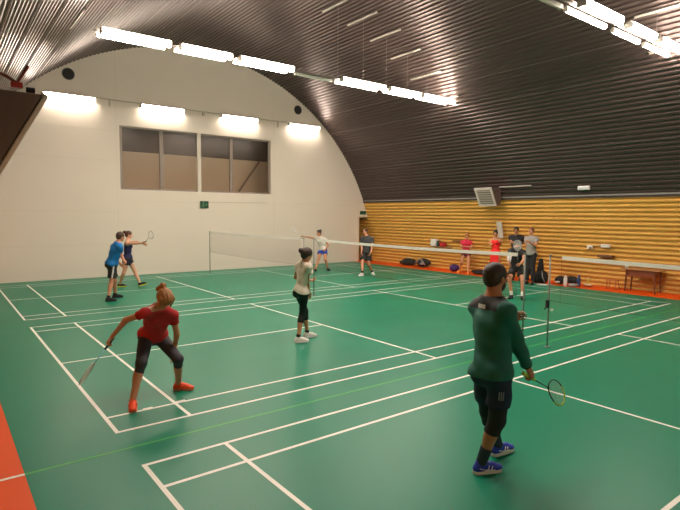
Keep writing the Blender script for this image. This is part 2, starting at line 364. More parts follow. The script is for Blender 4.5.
# ------------------------------------------------------------------ heaters
def heater(xf, zt, y0, y1, sd, label, scale=1.0, dark=False):
    """front edge top at (xf, zt); sd=+1: hangs on the right side and blows towards -X"""
    t = thing('unit_heater', (xf, (y0+y1)/2, zt-0.6), label, 'heater')
    s_ = scale; X = lambda d: xf+sd*d*s_
    shell = [(X(0.02), zt), (X(0.36), zt-0.62*s_), (X(0.52), zt-0.60*s_), (X(0.60), zt-0.40*s_), (X(0.58), zt-0.02*s_), (X(0.50), zt+0.0)]
    m_ = MB(); m_.prism(shell, y0, y1); m_.build('casing', mat('heater_casing', (0.13, 0.085, 0.075), rough=0.5), t)
    # front frame, a slanted white surround
    dx, dz = 0.34*s_*sd, -0.62*s_; L = math.hypot(dx, dz); ux, uz = dx/L, dz/L; nx, nz = (-sd*abs(uz), -abs(ux))
    fr_ = MB()
    def slab(a0, a1, ya, yb, n0, n1, mb):
        c0 = (X(0.02), zt)
        pts = [(c0[0]+ux*a0+nx*n0, c0[1]+uz*a0+nz*n0), (c0[0]+ux*a1+nx*n0, c0[1]+uz*a1+nz*n0), (c0[0]+ux*a1+nx*n1, c0[1]+uz*a1+nz*n1), (c0[0]+ux*a0+nx*n1, c0[1]+uz*a0+nz*n1)]
        mb.prism(pts, ya, yb)
    bw = 0.07*s_
    slab(-0.01, bw, y0, y1, -0.01, 0.03, fr_); slab(L-bw, L, y0, y1, -0.01, 0.03, fr_)
    slab(bw, L-bw, y0, y0+bw, -0.01, 0.03, fr_); slab(bw, L-bw, y1-bw, y1, -0.01, 0.03, fr_)
    ffo = fr_.build('front_frame', mat('heater_white', (0.66, 0.60, 0.56), rough=0.45), t)
    for k in range(6):
        lv = MB(); a = bw+0.03+k*(L-2*bw-0.04)/6
        slab(a, a+0.055*s_, y0+bw, y1-bw, 0.015, 0.027, lv); lv.build('louver', mat('heater_louver', (0.42, 0.37, 0.33), rough=0.45), ffo)
    # fan guard ring on the side
    ym = y0-0.006; cx_, cz_ = X(0.42), zt-0.28*s_
    g = MB()
    for r_ in (0.06, 0.12): g.tube([(cx_+r_*math.cos(a*math.pi/10), ym, cz_+r_*math.sin(a*math.pi/10)) for a in range(20)], 0.006, 5, closed=True)
    g.build('fan_guard', mat('guard', (0.17, 0.12, 0.11), rough=0.5), t)
    xw = arch_x(zt-0.1, sd)
    for y in (y0+0.12, y1-0.12):
        bk = MB(); bk.box(((X(0.5)+xw)/2-sd*0.02, y, zt-0.05), (abs(xw-X(0.5))+0.0, 0.04, 0.04)); bk.build('bracket', M_steel, t)
    return t
heater(14.10, 3.17, 6.12, 6.86, 1, 'white louvered heater hung where the dark vault meets the yellow wall')
heater(-0.655, 3.045, -1.0, -0.30, -1, 'large dark brown heater with pale front edge beside the camera-side wall')
# pipes of the near heater with red valve
t = thing('heater_pipework', (-0.83, -0.92, 3.07), 'red handled valve and pipes on top of the near dark heater', 'pipes')
m_ = MB(); m_.tube([(-1.02, -0.92, 3.20), (-0.90, -0.92, 3.16), (-0.835, -0.92, 3.12)], 0.012, 8); m_.build('pipe', mat('pipe_brown', (0.16, 0.05, 0.03), rough=0.5), t)
m_ = MB(); m_.tube([(-0.83, -0.92, 3.12), (-0.76, -0.92, 3.25)], [0.009, 0.012], 8); m_.build('lever', mat('lever_brown', (0.20, 0.045, 0.03), rough=0.5), t)
m_ = MB(); m_.box((-0.835, -0.92, 3.105), (0.075, 0.045, 0.04), None, 0, 0.01); m_.build('valve', mat('valve_red', (0.45, 0.03, 0.02), rough=0.4), t)
m_ = MB(); m_.tube([(-0.775, -0.90, 3.085), (-0.72, -0.90, 3.085)], 0.02, 10); m_.build('union_nut', M_black, t)
# pipe beside the far heater
m_ = MB(); m_.tube([(14.55, 6.10, 3.20), (14.55, 4.85, 3.21)], 0.022, 8); tag(m_.build('pipe', mat('pipe_grey', (0.42, 0.38, 0.35), rough=0.4)), 'pale horizontal pipe running from the white heater along the dark vault', 'pipe')
m_ = MB(); m_.tube([(14.88, 6.3, 2.60), (14.88, 4.85, 2.60)], 0.02, 8); tag(m_.build('pipe', mat('pipe_shadow', (0.07, 0.035, 0.02), rough=0.5)), 'dark pipe-like shadow line across the top of the yellow wall below the heater', 'pipe')  # shadow of the pipe on the wall, modelled as a dark tube
# emergency light on the vault
t = thing('emergency_light', (14.62, 3.06, 3.03), 'small white emergency light box on dark cladding above yellow wall', 'light')
m_ = MB(); m_.box((14.62, 3.06, 3.07), (0.10, 0.36, 0.13), None, 0, 0.015); m_.build('case', M_plas, t)
m_ = MB(); m_.box((14.565, 3.06, 3.06), (0.03, 0.28, 0.08), None, 0, 0.01); m_.build('lens', mat('em_lens', (0.6, 0.66, 0.7), rough=0.2), t)

# exit signs: pictogram of a running figure and an arrow
def exit_sign(x, y, z, wd, ht, label, cat='sign'):
    t = thing('exit_sign', (x, y, z-ht/2), label, cat)
    m_ = MB(); m_.box((x, y-0.02, z), (wd, 0.04, ht), None, 0, 0.006); m_.build('case', mat('sign_green', (0.003, 0.055, 0.022), rough=0.35), t)
    m_ = MB(); u = ht/10; Y_ = y-0.044
    def st(p, q, th): m_.tube([(x+p[0]*u, Y_, z+p[1]*u), (x+q[0]*u, Y_, z+q[1]*u)], th*u, 5)
    m_.tube([(x-1.5*u, Y_-0.002, z+2.7*u), (x-1.5*u, Y_+0.002, z+2.7*u)], 0.8*u, 8)
    st((-1.7, 1.6), (-2.2, -0.6), 0.5); st((-2.2, -0.6), (-0.9, -1.6), 0.4); st((-0.9, -1.6), (-1.3, -3.2), 0.35); st((-2.2, -0.6), (-3.2, -2.4), 0.4); st((-3.2, -2.4), (-4.4, -2.4), 0.35); st((-1.7, 1.3), (-0.3, 0.6), 0.3)
    st((1.0, 0), (3.8, 0), 0.35); st((3.8, 0), (2.7, 1.2), 0.35); st((3.8, 0), (2.7, -1.2), 0.35)
    m_.build('pictogram', mat('sign_pale', (0.07, 0.26, 0.13), rough=0.4), t)
    return t
exit_sign(6.83, YF-0.02, 2.54, 0.33, 0.27, 'small dark green escape sign box on white end wall under the window')
exit_sign(14.74, YF, 2.29, 0.34, 0.16, 'tiny green exit sign above the doorway at the yellow wall corner')
m_ = MB(); m_.tube([(6.98, YF-0.012, 2.64), (9.6, YF-0.012, 2.66)], 0.008, 5); tag(m_.build('cable', mat('cable_grey', (0.42, 0.38, 0.32), rough=0.6)), 'thin cable running along white end wall from the green sign box', 'cable')

# ------------------------------------------------------------------ nets and posts
XN = 6.7
def post(y, label, tensioner=False):
    t = thing('net_post', (XN, y, 0), label, 'post')
    m_ = MB(); m_.tube([(XN, y, 0.0), (XN, y, 1.55)], 0.0145, 12); m_.build('upright', M_post, t, True)
    m_ = MB(); m_.tube([(XN, y, 0.0), (XN, y, 0.02)], 0.045, 14); m_.build('floor_plate', M_steel, t)
    m_ = MB(); m_.tube([(XN, y, 1.535), (XN, y, 1.56)], 0.024, 12); m_.build('cap', M_steel, t)
    if tensioner:
        m_ = MB(); m_.box((XN-0.035, y, 0.74), (0.05, 0.05, 0.13), None, 0, 0.01); m_.tube([(XN-0.05, y, 0.70), (XN-0.12, y, 0.66)], 0.009, 6); m_.build('tensioner', M_black, t)
def net(y0, y1, label, pa, pb, dens=1.0):
    t = thing('badminton_net', (XN, (y0+y1)/2, 0.76), label, 'net')
    L = y1-y0; sag = lambda y: -0.026*(1-((y-(y0+y1)/2)/(L/2))**2)
    m_ = MB(); n = 24
    for k in range(n):
        a, b = y0+L*k/n, y0+L*(k+1)/n
        za, zb = 1.55+sag(a), 1.55+sag(b)
        m_.add([(XN-0.006, a, za), (XN-0.006, b, zb), (XN-0.006, b, zb-0.06), (XN-0.006, a, za-0.06), (XN+0.006, a, za), (XN+0.006, b, zb), (XN+0.006, b, zb-0.06), (XN+0.006, a, za-0.06)],
               [(0,1,2,3), (4,5,6,7), (0,1,5,4), (3,2,6,7)])
    m_.build('top_tape', M_tape, t)
    m_ = MB(); w_ = 0.0007*dens
    ny = int(L/0.024)
    for k in range(ny+1):
        y = y0+L*k/ny; zt = 1.48+sag(y)
        m_.add([(XN, y-w_/2, 0.79+sag(y)), (XN, y+w_/2, 0.79+sag(y)), (XN, y+w_/2, zt), (XN, y-w_/2, zt)], [(0,1,2,3)])
    for j in range(29):
        z = 0.79+j*0.0246; w2 = w_ if j else 0.005
        for k in range(8):
            a, b = y0+L*k/8, y0+L*(k+1)/8
            m_.add([(XN, a, z+sag(a)-w2/2), (XN, b, z+sag(b)-w2/2), (XN, b, z+sag(b)+w2/2), (XN, a, z+sag(a)+w2/2)], [(0,1,2,3)])
    for y in (y0, y1): m_.add([(XN, y-0.002, 0.79), (XN, y+0.002, 0.79), (XN, y+0.002, 1.5), (XN, y-0.002, 1.5)], [(0,1,2,3)])
    m_.build('netting', M_net, t)
    for p, q in (((pa, 1.54), (y0, 1.52)), ((y1, 1.52), (pb, 1.54)), ((pa, 0.80), (y0, 0.79)), ((y1, 0.79), (pb, 0.80))):
        m_ = MB(); m_.tube([(XN, p[0], p[1]), (XN, q[0], q[1])], 0.0035, 5); m_.build('cord', M_net, t)
post(-0.15, 'net post at the near end of the middle net, under its white tape end')
post(6.25, 'net post at the far end of the middle net, before the person in blue shorts')
post(6.74, 'net post at the near end of the far net, beside the dark bun of hair')
post(13.05, 'net post against the white end wall, holding the far net')
post(-0.62, 'grey net post of the near court net with black tensioner, standing alone', True)
post(-7.12, 'net post at the camera side of the near court', False)
net(0.0, 6.1, 'middle badminton net with bright white tape between the persons in cream and in green', -0.15, 6.25)
net(6.1+G, 12.2+G, 'far badminton net hanging before the white end wall', 6.74, 13.05, 2.3)
net(-6.1-G, -G, 'near court badminton net, its white tape crossing before the wooden table', -7.12, -0.62)

# ------------------------------------------------------------------ furniture and things by the yellow wall
t = thing('wooden_table', (15.02, 1.42, 0), 'brown wooden table with splayed legs against the yellow wall', 'table')
m_ = MB(); m_.box((15.02, 1.38, 0.655), (0.50, 1.06, 0.03), None, 0, 0.006); m_.build('table_top', mat('table_top_wood', (0.40, 0.20, 0.08), rough=0.45, var=0.1, scale=6), t)
m_ = MB(); m_.box((15.02, 1.38, 0.55), (0.38, 0.80, 0.18)); m_.build('apron', mat('apron_wood', (0.22, 0.055, 0.02), rough=0.5), t)
for y, dy in ((1.76, 0.03), (1.0, -0.03)):
    for x in (14.82, 15.20):
        m_ = MB(); m_.tube([(x, y, 0.64), (x, y+dy, 0.0)], [0.032, 0.022], 8); m_.build('leg', M_wood, t)
t = thing('white_pot', (14.92, 1.80, 0.67), 'small white cup standing on the end of the wooden table', 'cup')
m_ = MB(); m_.tube([(14.92, 1.80, 0.67), (14.92, 1.80, 0.72), (14.92, 1.80, 0.84)], [0.045, 0.055, 0.06], 14); m_.build('cup', M_plas, t, True)
m_ = MB(); m_.tube([(14.92, 1.80, 0.84), (14.92, 1.80, 0.855)], 0.064, 14); m_.build('lid', mat('lid_grey', (0.45, 0.44, 0.40), rough=0.5), t)
t = thing('small_stool', (14.85, 2.16, 0), 'low orange wooden stool between the bottles and the table', 'stool')
m_ = MB(); m_.box((14.85, 2.16, 0.27), (0.26, 0.34, 0.03), None, 0, 0.008); m_.build('seat', M_woodl, t)
for x in (14.76, 14.94):
    for y in (2.04, 2.28):
        m_ = MB(); m_.tube([(x, y, 0.26), (x*1.0, y+(0.03 if y > 2.16 else -0.03), 0)], 0.016, 6); m_.build('leg', M_woodl, t)
# shelf group high on the wall
t = thing('wall_shelf', (15.22, 9.6, 0.88), 'narrow shelf on yellow wall carrying a white kit box, beyond the net tape', 'shelf')
m_ = MB(); m_.box((15.20, 9.32, 0.90), (0.24, 1.0, 0.025)); m_.build('board', mat('shelf_grey', (0.35, 0.27, 0.14), rough=0.5), t)
for y in (9.7, 9.0):
    m_ = MB(); m_.box((15.28, y, 0.84), (0.03, 0.03, 0.12)); m_.build('bracket', M_steel, t)
def ctn(name, c, d, m, label, cat, lidm=None):
    t = thing(name, (c[0], c[1], c[2]-d[2]/2), label, cat)
    m_ = MB(); m_.box(c, d, None, 0, min(d)*0.12); m_.build('body', m, t)
    m_ = MB(); m_.box((c[0], c[1], c[2]+d[2]/2+0.008), (d[0]*0.92, d[1]*0.92, 0.02), None, 0, 0.004); m_.build('lid', lidm or m, t)
    return t
ctn('first_aid_box', (15.11, 9.63, 1.06), (0.14, 0.30, 0.27), M_plas, 'pale kit box on the shelf behind the middle net tape', 'box')
ctn('storage_box', (15.11, 9.39, 1.03), (0.14, 0.12, 0.21), mat('dark_green', (0.012, 0.05, 0.03), rough=0.6), 'dark green box on the shelf next to the pale kit box', 'box')
ctn('red_box', (15.11, 9.15, 1.00), (0.14, 0.26, 0.16), mat('box_red', (0.42, 0.02, 0.02), rough=0.5), 'dark red box on the shelf before the yellow wall', 'box')
t = thing('coat_rail', (15.2, 8.6, 1.15), 'thin brown horizontal rail on yellow wall beside the red box shelf', 'rail')
m_ = MB(); m_.box((15.21, 8.50, 1.17), (0.03, 0.50, 0.05)); m_.build('board', mat('rail_brown', (0.25, 0.11, 0.03), rough=0.5), t)
for y in (8.35, 8.55, 8.75):
    m_ = MB(); m_.tube([(15.23, y, 1.17), (15.18, y, 1.15)], 0.008, 5); m_.build('peg', M_steel, t)
# white boxes with shelf to the near side
t = thing('wall_dispenser', (15.2, 2.56, 1.24), 'small white box on yellow wall above the dark ledge', 'dispenser')
m_ = MB(); m_.box((15.17, 2.58, 1.28), (0.12, 0.26, 0.10), None, 0, 0.012); m_.build('case', M_plas, t)
m_ = MB(); m_.tube([(15.20, 2.71, 1.30), (15.22, 3.0, 1.28)], 0.008, 5); m_.build('cable', M_steel, t)
t = thing('wall_socket', (15.2, 3.08, 1.18), 'small white socket with dark plug beside the white wall box', 'socket')
m_ = MB(); m_.box((15.18, 3.08, 1.22), (0.07, 0.17, 0.12), None, 0, 0.01); m_.build('plate', M_plas, t)
m_ = MB(); m_.box((15.13, 3.05, 1.20), (0.05, 0.07, 0.06), None, 0, 0.01); m_.build('plug', M_ledge, t)
m_ = MB(); m_.box((15.20, 2.58, 0.96), (0.20, 0.46, 0.07), None, 0, 0.008); tag(m_.build('wall_ledge', mat('ledge_brown', (0.12, 0.045, 0.02), rough=0.6)), 'short dark brown ledge on yellow wall under the white box', 'ledge')
# white panel behind the woman in red
t = thing('wall_panel', (14.98, 6.5, 1.42), 'upright narrow white panel fixed to yellow wall behind the person in red', 'panel')
m_ = MB(); m_.box((14.99, 6.34, 1.68), (0.05, 0.22, 0.60), Matrix.Rotation(math.radians(-14), 3, 'Y'), 0, 0.01); m_.build('board', mat('panel_white', (0.60, 0.58, 0.53), rough=0.5), t)
m_ = MB(); m_.box((15.08, 6.48, 2.03), (0.08, 0.05, 0.04)); m_.build('hook', M_steel, t)

# ------------------------------------------------------------------ smooth bodies from distance fields
def V(*a): return np.array(a, float)
def nrm(v): return v/max(1e-9, np.linalg.norm(v))
def smin(a, b, k):
    h = np.clip(0.5+0.5*(b-a)/k, 0, 1); return b+(a-b)*h-k*h*(1-h)
def cone(P, a, b, ra, rb, flat=None, kf=1.0):
    ba = b-a; pa = P-a; h = np.clip(pa@ba/max(1e-9, ba@ba), 0, 1)
    q = pa-h[:, None]*ba
    if flat is not None: q = q+np.outer(q@flat*(1/kf-1), flat)
    return (np.sqrt((q*q).sum(1))-(ra+(rb-ra)*h))*(min(1, kf) if flat is not None else 1)
def ell(P, c, F, r):
    q = (P-c)@F.T; r = np.array(r); k0 = np.sqrt(((q/r)**2).sum(1)); k1 = np.sqrt(((q/(r*r))**2).sum(1))
    return k0*(k0-1)/np.maximum(k1, 1e-6)
def surface(f, lo, hi, h):
    lo = np.array(lo)-2*h; hi = np.array(hi)+2*h
    n = np.ceil((hi-lo)/h).astype(int)+1
    ax = [lo[i]+h*np.arange(n[i]) for i in range(3)]
    G_ = np.stack(np.meshgrid(*ax, indexing='ij'), -1).reshape(-1, 3)
    v = np.empty(len(G_))
    for i in range(0, len(G_), 200000): v[i:i+200000] = f(G_[i:i+200000])
    v = v.reshape(n); v[0] = v[-1] = 1; v[:, 0] = v[:, -1] = 1; v[:, :, 0] = v[:, :, -1] = 1
    v = np.where(np.abs(v) < 1e-9, 1e-9, v)
    c = n-1; acc = np.zeros((*c, 3)); cnt = np.zeros(c); ins = v < 0
    quads = []
    cid = np.arange(c[0]*c[1]*c[2]).reshape(c)
    for a in range(3):
        s0 = [slice(None)]*3; s1 = [slice(None)]*3; s0[a] = slice(0, -1); s1[a] = slice(1, None)
        v0, v1 = v[tuple(s0)], v[tuple(s1)]; m = (v0 < 0) != (v1 < 0)
        ii = np.argwhere(m); t = (v0[m]/(v0[m]-v1[m]))
        p = ii.astype(float); p[:, a] += t
        b, d = [(1, 2), (2, 0), (0, 1)][a]
        cells = []
        for db, dd in ((-1, -1), (0, -1), (0, 0), (-1, 0)):
            q = ii.copy(); q[:, b] += db; q[:, d] += dd
            np.add.at(acc, (q[:, 0], q[:, 1], q[:, 2]), p); np.add.at(cnt, (q[:, 0], q[:, 1], q[:, 2]), 1)
            cells.append(cid[q[:, 0], q[:, 1], q[:, 2]])
        Q = np.stack(cells, 1); neg = v0[m] > 0
        Q[neg] = Q[neg][:, ::-1]; quads.append(Q)
    Q = np.concatenate(quads); used = cnt.ravel() > 0
    remap = -np.ones(used.size, int); remap[used] = np.arange(used.sum())
    vs = (acc.reshape(-1, 3)[used]/cnt.ravel()[used][:, None])*h+lo
    return vs, remap[Q]
def mesh_obj(name, pieces, mats, parent, matfun=None, smooth=True):
    """pieces: [(verts, quads)] joined into one mesh"""
    vs = np.concatenate([p[0] for p in pieces]); off = 0; fs = []
    for p in pieces: fs.append(p[1]+off); off += len(p[0])
    fs = np.concatenate(fs)
    me = bpy.data.meshes.new(name)
    me.vertices.add(len(vs)); me.vertices.foreach_set('co', vs.ravel())
    me.loops.add(len(fs)*4); me.loops.foreach_set('vertex_index', fs.ravel().astype(np.int32))
    me.polygons.add(len(fs)); me.polygons.foreach_set('loop_start', np.arange(len(fs), dtype=np.int32)*4)
    if not isinstance(mats, (list, tuple)): mats = [mats]
    for m in mats: me.materials.append(m)
    if matfun is not None:
        me.polygons.foreach_set('material_index', matfun(vs[fs].mean(1)).astype(np.int32))
    me.update(calc_edges=True); me.validate()
    me.polygons.foreach_set('use_smooth', [smooth]*len(me.polygons))
    o = bpy.data.objects.new(name, me); COL.objects.link(o)
    o.parent = parent; o.matrix_parent_inverse = parent_inv(parent)
    return o
def frame(fwd, up):
    up = nrm(up); r = nrm(np.cross(fwd, up)); f = np.cross(up, r); return np.array([r, f, up])    # rows: right, forward, up
def yawvec(deg, pitch=0):
    a, p = math.radians(deg), math.radians(pitch); return V(math.sin(a)*math.cos(p), math.cos(a)*math.cos(p), math.sin(p))
SKIN = {k: mat('skin_'+k, c, rough=0.5, var=0.04, scale=20) for k, c in dict(
    tan=(0.52, 0.23, 0.13), pale=(0.62, 0.33, 0.21), warm=(0.50, 0.22, 0.115), brown=(0.40, 0.17, 0.085)).items()}
M_lip = mat('lips', (0.42, 0.10, 0.08), rough=0.4); M_eye = mat('eye_white', (0.7, 0.68, 0.64), rough=0.2); M_iris = mat('iris', (0.03, 0.02, 0.015), rough=0.2)

def hand_piece(w, d, n, sx, s, h, curl, spread=0.0, fr=0.0085, thumb_in=0.5):
    """w wrist, d direction of the palm, n palm normal (the side fingers curl to), sx towards the thumb"""
    segs = []
    palm_end = w+d*0.085*s
    L = [0.070, 0.080, 0.074, 0.058]
    tips = []
    for i in range(4):
        o = (1.5-i)*0.020*s; b = palm_end+sx*o-d*(0.004*abs(1.2-i))
        dirn = nrm(d+sx*(1.5-i)*spread); p = b; root = w+d*0.045*s+sx*o*0.8
        ch = [root, b]; ang = 0
        for j, fcn in enumerate((0.45, 0.32, 0.25)):
            ang += curl*(0.9 if j == 0 else 1.0)
            v_ = dirn*math.cos(ang)+n*math.sin(ang); p = p+v_*L[i]*s*fcn*1.15; ch.append(p)
        segs.append((ch, [fr*1.1*s, fr*1.05*s, fr*s, fr*0.92*s, fr*0.8*s]))
    tb = w+d*0.028*s+sx*0.028*s; t1 = tb+(sx*0.7+d*0.6+n*0.25)*0.036*s; t2 = t1+(d*0.75+n*thumb_in-sx*0.15)*0.032*s; t3 = t2+(d*0.6+n*thumb_in*1.3-sx*0.35)*0.024*s
    segs.append(([w+d*0.02*s, tb, t1, t2, t3], [0.016*s, 0.015*s, 0.011*s, 0.0098*s, 0.008*s]))
    Fm = np.array([sx, n, d])
    def f(P):
        v = ell(P, w+d*0.05*s, Fm, (0.040*s, 0.017*s, 0.050*s))
        v = smin(v, cone(P, w-d*0.02*s, w+d*0.03*s, 0.026*s, 0.024*s, n, 0.75), 0.015)
        for ch, rs in segs:
            g = None
            for k in range(len(ch)-1):
                q = cone(P, ch[k], ch[k+1], rs[k], rs[k+1]); g = q if g is None else np.minimum(g, q)
            v = smin(v, g, 0.004)
        return v
    pts = np.array([p for ch, _ in segs for p in ch]+[w-d*0.03*s])
    return surface(f, pts.min(0)-0.045*s, pts.max(0)+0.045*s, h)

def person(loc_label, J, H, yaw, look, skin='tan', sex='m', build=1.0, hb=0.014, hf=0.006, hh=0.005, label='', group=None,
           hair=None, hair_style='short', outfit=(), feet=None, shoes=None, hands=None, extras=(), beard=False):
    J = {k: np.array(v, float) for k, v in J.items()}
    s = H/1.75; w = build
    base = 0.5*(J['anL']+J['anR']); base[2] = 0
    t = thing('person', tuple(base), label, 'person', group)
    hm = 0.5*(J['hipL']+J['hipR']); sm = 0.5*(J['shL']+J['shR']); nb = J['neck']
    up = nrm(nb-hm); Rh = nrm(J['hipR']-J['hipL']); Rs = nrm(J['shR']-J['shL'])
    fh = nrm(np.cross(up, Rh)); fs_ = nrm(np.cross(up, Rs))
    Fh = np.array([nrm(np.cross(fh, up)), fh, up]); Fs = np.array([nrm(np.cross(fs_, up)), fs_, up]); fm = nrm(fh+fs_); Fm = np.array([nrm(np.cross(fm, up)), fm, up])
    for k_ in ('shL', 'shR'): J[k_] = J[k_]-up*0.028*s
    nb = nb+up*0.012*s
    fem = sex == 'f'
    c = J['head']; lf = yawvec(*look); hu = nrm(nrm(c-nb)*0.6+V(0, 0, 1)*0.5+(-lf*0 if True else 0)); hu = nrm(hu-lf*(hu@lf)) if abs(hu@lf) < 0.95 else up
    Fd = np.array([nrm(np.cross(lf, hu)), lf, hu]); hs = H/1.75*(0.97 if fem else 1.0)
    Lp = lambda x, y, z: c+(Fd[0]*x+Fd[1]*y+Fd[2]*z)*hs
    def torso(P, i=0.0, k=0.07):
        v = ell(P, hm+up*0.02*s, Fh, ((0.155 if fem else 0.145)*s*w+i, 0.115*s*w+i, 0.125*s+i))
        v = smin(v, ell(P, hm+(nb-hm)*0.33, Fm, ((0.122 if fem else 0.142)*s*w+i, (0.090 if fem else 0.105)*s*w+i, 0.16*s+i)), k)
        v = smin(v, ell(P, hm+(nb-hm)*0.66, Fs, ((0.140 if fem else 0.165)*s*w+i, (0.100 if fem else 0.115)*s*w+i, 0.17*s+i)), k)
        for sd in ('L', 'R'):
            v = smin(v, cone(P, J['sh'+sd], nb-up*0.03*s, 0.046*s+i, 0.062*s+i), 0.05); v = smin(v, cone(P, J['sh'+sd], nb+up*0.035*s, 0.036*s+i, 0.046*s+i), 0.05)
            q = J['hip'+sd]-fh*0.045*s-up*0.02*s; v = smin(v, np.sqrt(((P-q)**2).sum(1))-((0.076 if fem else 0.068)*s*w+i), 0.05)
            lt = -Rs if sd == 'L' else Rs; kk = 0.048 if fem else 0.062
            v = smin(v, cone(P, J['sh'+sd]+(nb-J['sh'+sd])*0.22-up*0.035*s, hm+(nb-hm)*0.48+lt*(0.062 if fem else 0.080)*s, kk*s+i, kk*s+i), 0.04)
            if fem:
                q = hm+(nb-hm)*0.70+fs_*0.085*s+Rs*(0.06*s if sd == 'R' else -0.06*s); v = smin(v, np.sqrt(((P-q)**2).sum(1))-(0.044*s+i), 0.035)
        return v
    def leg(P, sd, i=0.0, a=0.0, b=2.0):
        """a..b in units: 0 hip, 1 knee, 2 ankle"""
        h_, k_, n_ = J['hip'+sd], J['kn'+sd], J['an'+sd]
        v = None
        if a < 1:
            p0 = h_+(k_-h_)*a; e = min(b, 1); p1 = h_+(k_-h_)*e; tr0 = 0.087 if fem else 0.083; r0 = tr0+(0.056-tr0)*a; r1 = tr0+(0.056-tr0)*e
            v = cone(P, p0, p1, r0*s*w+i, r1*s*w+i)
        if b > 1:
            a2 = max(a-1, 0); e = b-1; p0 = k_+(n_-k_)*a2; p1 = k_+(n_-k_)*e
            g = cone(P, p0, p1, (0.053+(0.036-0.053)*a2)*s*w+i, (0.053+(0.036-0.053)*e)*s*w+i)
            if b > 1.3:
                ld = nrm(n_-k_); bk = -fh-ld*(-fh@ld); bk = nrm(bk)
                g = smin(g, ell(P, k_+(n_-k_)*0.32+bk*0.018*s, np.array([nrm(np.cross(ld, bk)), bk, ld]), (0.048*s*w+i, 0.046*s*w+i, 0.12*s)), 0.03)
            v = g if v is None else smin(v, g, 0.03)
        return v
    def arm(P, sd, i=0.0, a=0.0, b=2.0):
        h_, k_, n_ = J['sh'+sd], J['el'+sd], J['wr'+sd]; v = None; ww = (0.88 if fem else 1.05)*w
        if a < 1:
            e = min(b, 1); p0 = h_+(k_-h_)*a; p1 = h_+(k_-h_)*e
            v = cone(P, p0, p1, (0.050-0.011*a)*s*ww+i, (0.050-0.011*e)*s*ww+i)
            if a == 0: v = smin(v, np.sqrt(((P-h_)**2).sum(1))-(0.050*s*ww+i), 0.03)
        if b > 1:
            a2 = max(a-1, 0); e = b-1; p0 = k_+(n_-k_)*a2; p1 = k_+(n_-k_)*e
            g = cone(P, p0, p1, (0.041-0.014*a2)*s*ww+i, (0.041-0.014*e)*s*ww+i)
            v = g if v is None else smin(v, g, 0.02)
        return v
    def neckf(P, i=0.0):
        return cone(P, nb-up*0.03*s, Lp(0, -0.02, -0.05), (0.062 if not fem else 0.052)*s+i, (0.056 if not fem else 0.046)*s+i)
    def headf(P):
        v = ell(P, Lp(0, -0.012, 0.028), Fd, (0.075*hs, 0.096*hs, 0.088*hs))
        v = smin(v, ell(P, Lp(0, 0.020, -0.045), Fd, (0.056*hs, 0.066*hs, 0.068*hs)), 0.035)
        v = smin(v, ell(P, Lp(0, 0.062, -0.092), Fd, (0.024*hs, 0.020*hs, 0.016*hs)), 0.025)
        v = smin(v, cone(P, Lp(0, 0.080, 0.012), Lp(0, 0.103, -0.026), 0.008*hs, 0.0125*hs), 0.012)
        v = smin(v, cone(P, Lp(-0.035, 0.077, 0.030), Lp(0.035, 0.077, 0.030), 0.009*hs, 0.009*hs), 0.016)
        for x in (-1, 1):
            e_ = np.sqrt(((P-Lp(0.030*x, 0.092, 0.012))**2).sum(1))-0.015*hs; v = -smin(-v, e_, 0.012)
            v = smin(v, ell(P, Lp(0.076*x, -0.008, -0.008), Fd, (0.010*hs, 0.018*hs, 0.031*hs)), 0.008)
            v = smin(v, ell(P, Lp(0.042*x, 0.062, -0.022), Fd, (0.020*hs, 0.018*hs, 0.018*hs)), 0.02)
        v = smin(v, ell(P, Lp(0, 0.081, -0.057), Fd, (0.022*hs, 0.010*hs, 0.0055*hs)), 0.006)
        return smin(v, neckf(P), 0.03)
    def body(P):
        v = torso(P)
        for sd in 'LR':
            v = smin(v, leg(P, sd), 0.04); v = smin(v, arm(P, sd), 0.03)
        v = smin(v, neckf(P), 0.04)
        v = smin(v, ell(P, Lp(0, 0.0, -0.03), Fd, (0.05*hs, 0.06*hs, 0.07*hs)), 0.03)
        for sd in 'LR':
            fd = feet[sd] if feet else fh
            v = smin(v, cone(P, J['an'+sd]-V(0, 0, 0.02), J['an'+sd]+nrm(fd)*0.11*s-V(0, 0, 0.045)*s, 0.030*s, 0.020*s), 0.02)
        return v
    allj = np.array(list(J.values()))
    pieces = [surface(body, allj.min(0)-V(0.2, 0.2, 0.08)*s, allj.max(0)+V(0.2, 0.2, 0.12)*s, hb)]
    pieces.append(surface(headf, c-0.17*hs, c+0.17*hs, hf))
    hinfo = {}
    for sd in 'LR':
        wv = J['wr'+sd]; d = nrm(wv-J['el'+sd]); opt = (hands or {}).get(sd, {})
        if 'd' in opt: d = nrm(V(*opt['d']))
        if 'sx' in opt: sx = V(*opt['sx'])
        else: sx = fh if abs(d@fh) < 0.8 else up
        sx = nrm(sx-d*(sx@d))
        n = opt.get('n'); side = Rs if sd == 'R' else -Rs
        n = np.cross(sx, d) if n is None else V(*n)
        n = nrm(n-d*(n@d)-sx*(n@sx)*1.0) if opt.get('n') is not None else (n if n@(-side) > 0 else -n)
        pieces.append(hand_piece(wv, d, n, sx, s*(0.92 if fem else 1.0), hh, opt.get('curl', 0.35), opt.get('spread', 0.05), opt.get('fr', 0.0085)))
        hinfo[sd] = (wv, d, n, sx)
    def mf(Q):
        q = (Q-c)@Fd.T/hs
        return ((np.abs(q[:, 0]) < 0.026) & (q[:, 1] > 0.076) & (np.abs(q[:, 2]+0.057) < 0.0085)).astype(int)
    mesh_obj('body', pieces, [SKIN[skin], M_lip], t, mf)
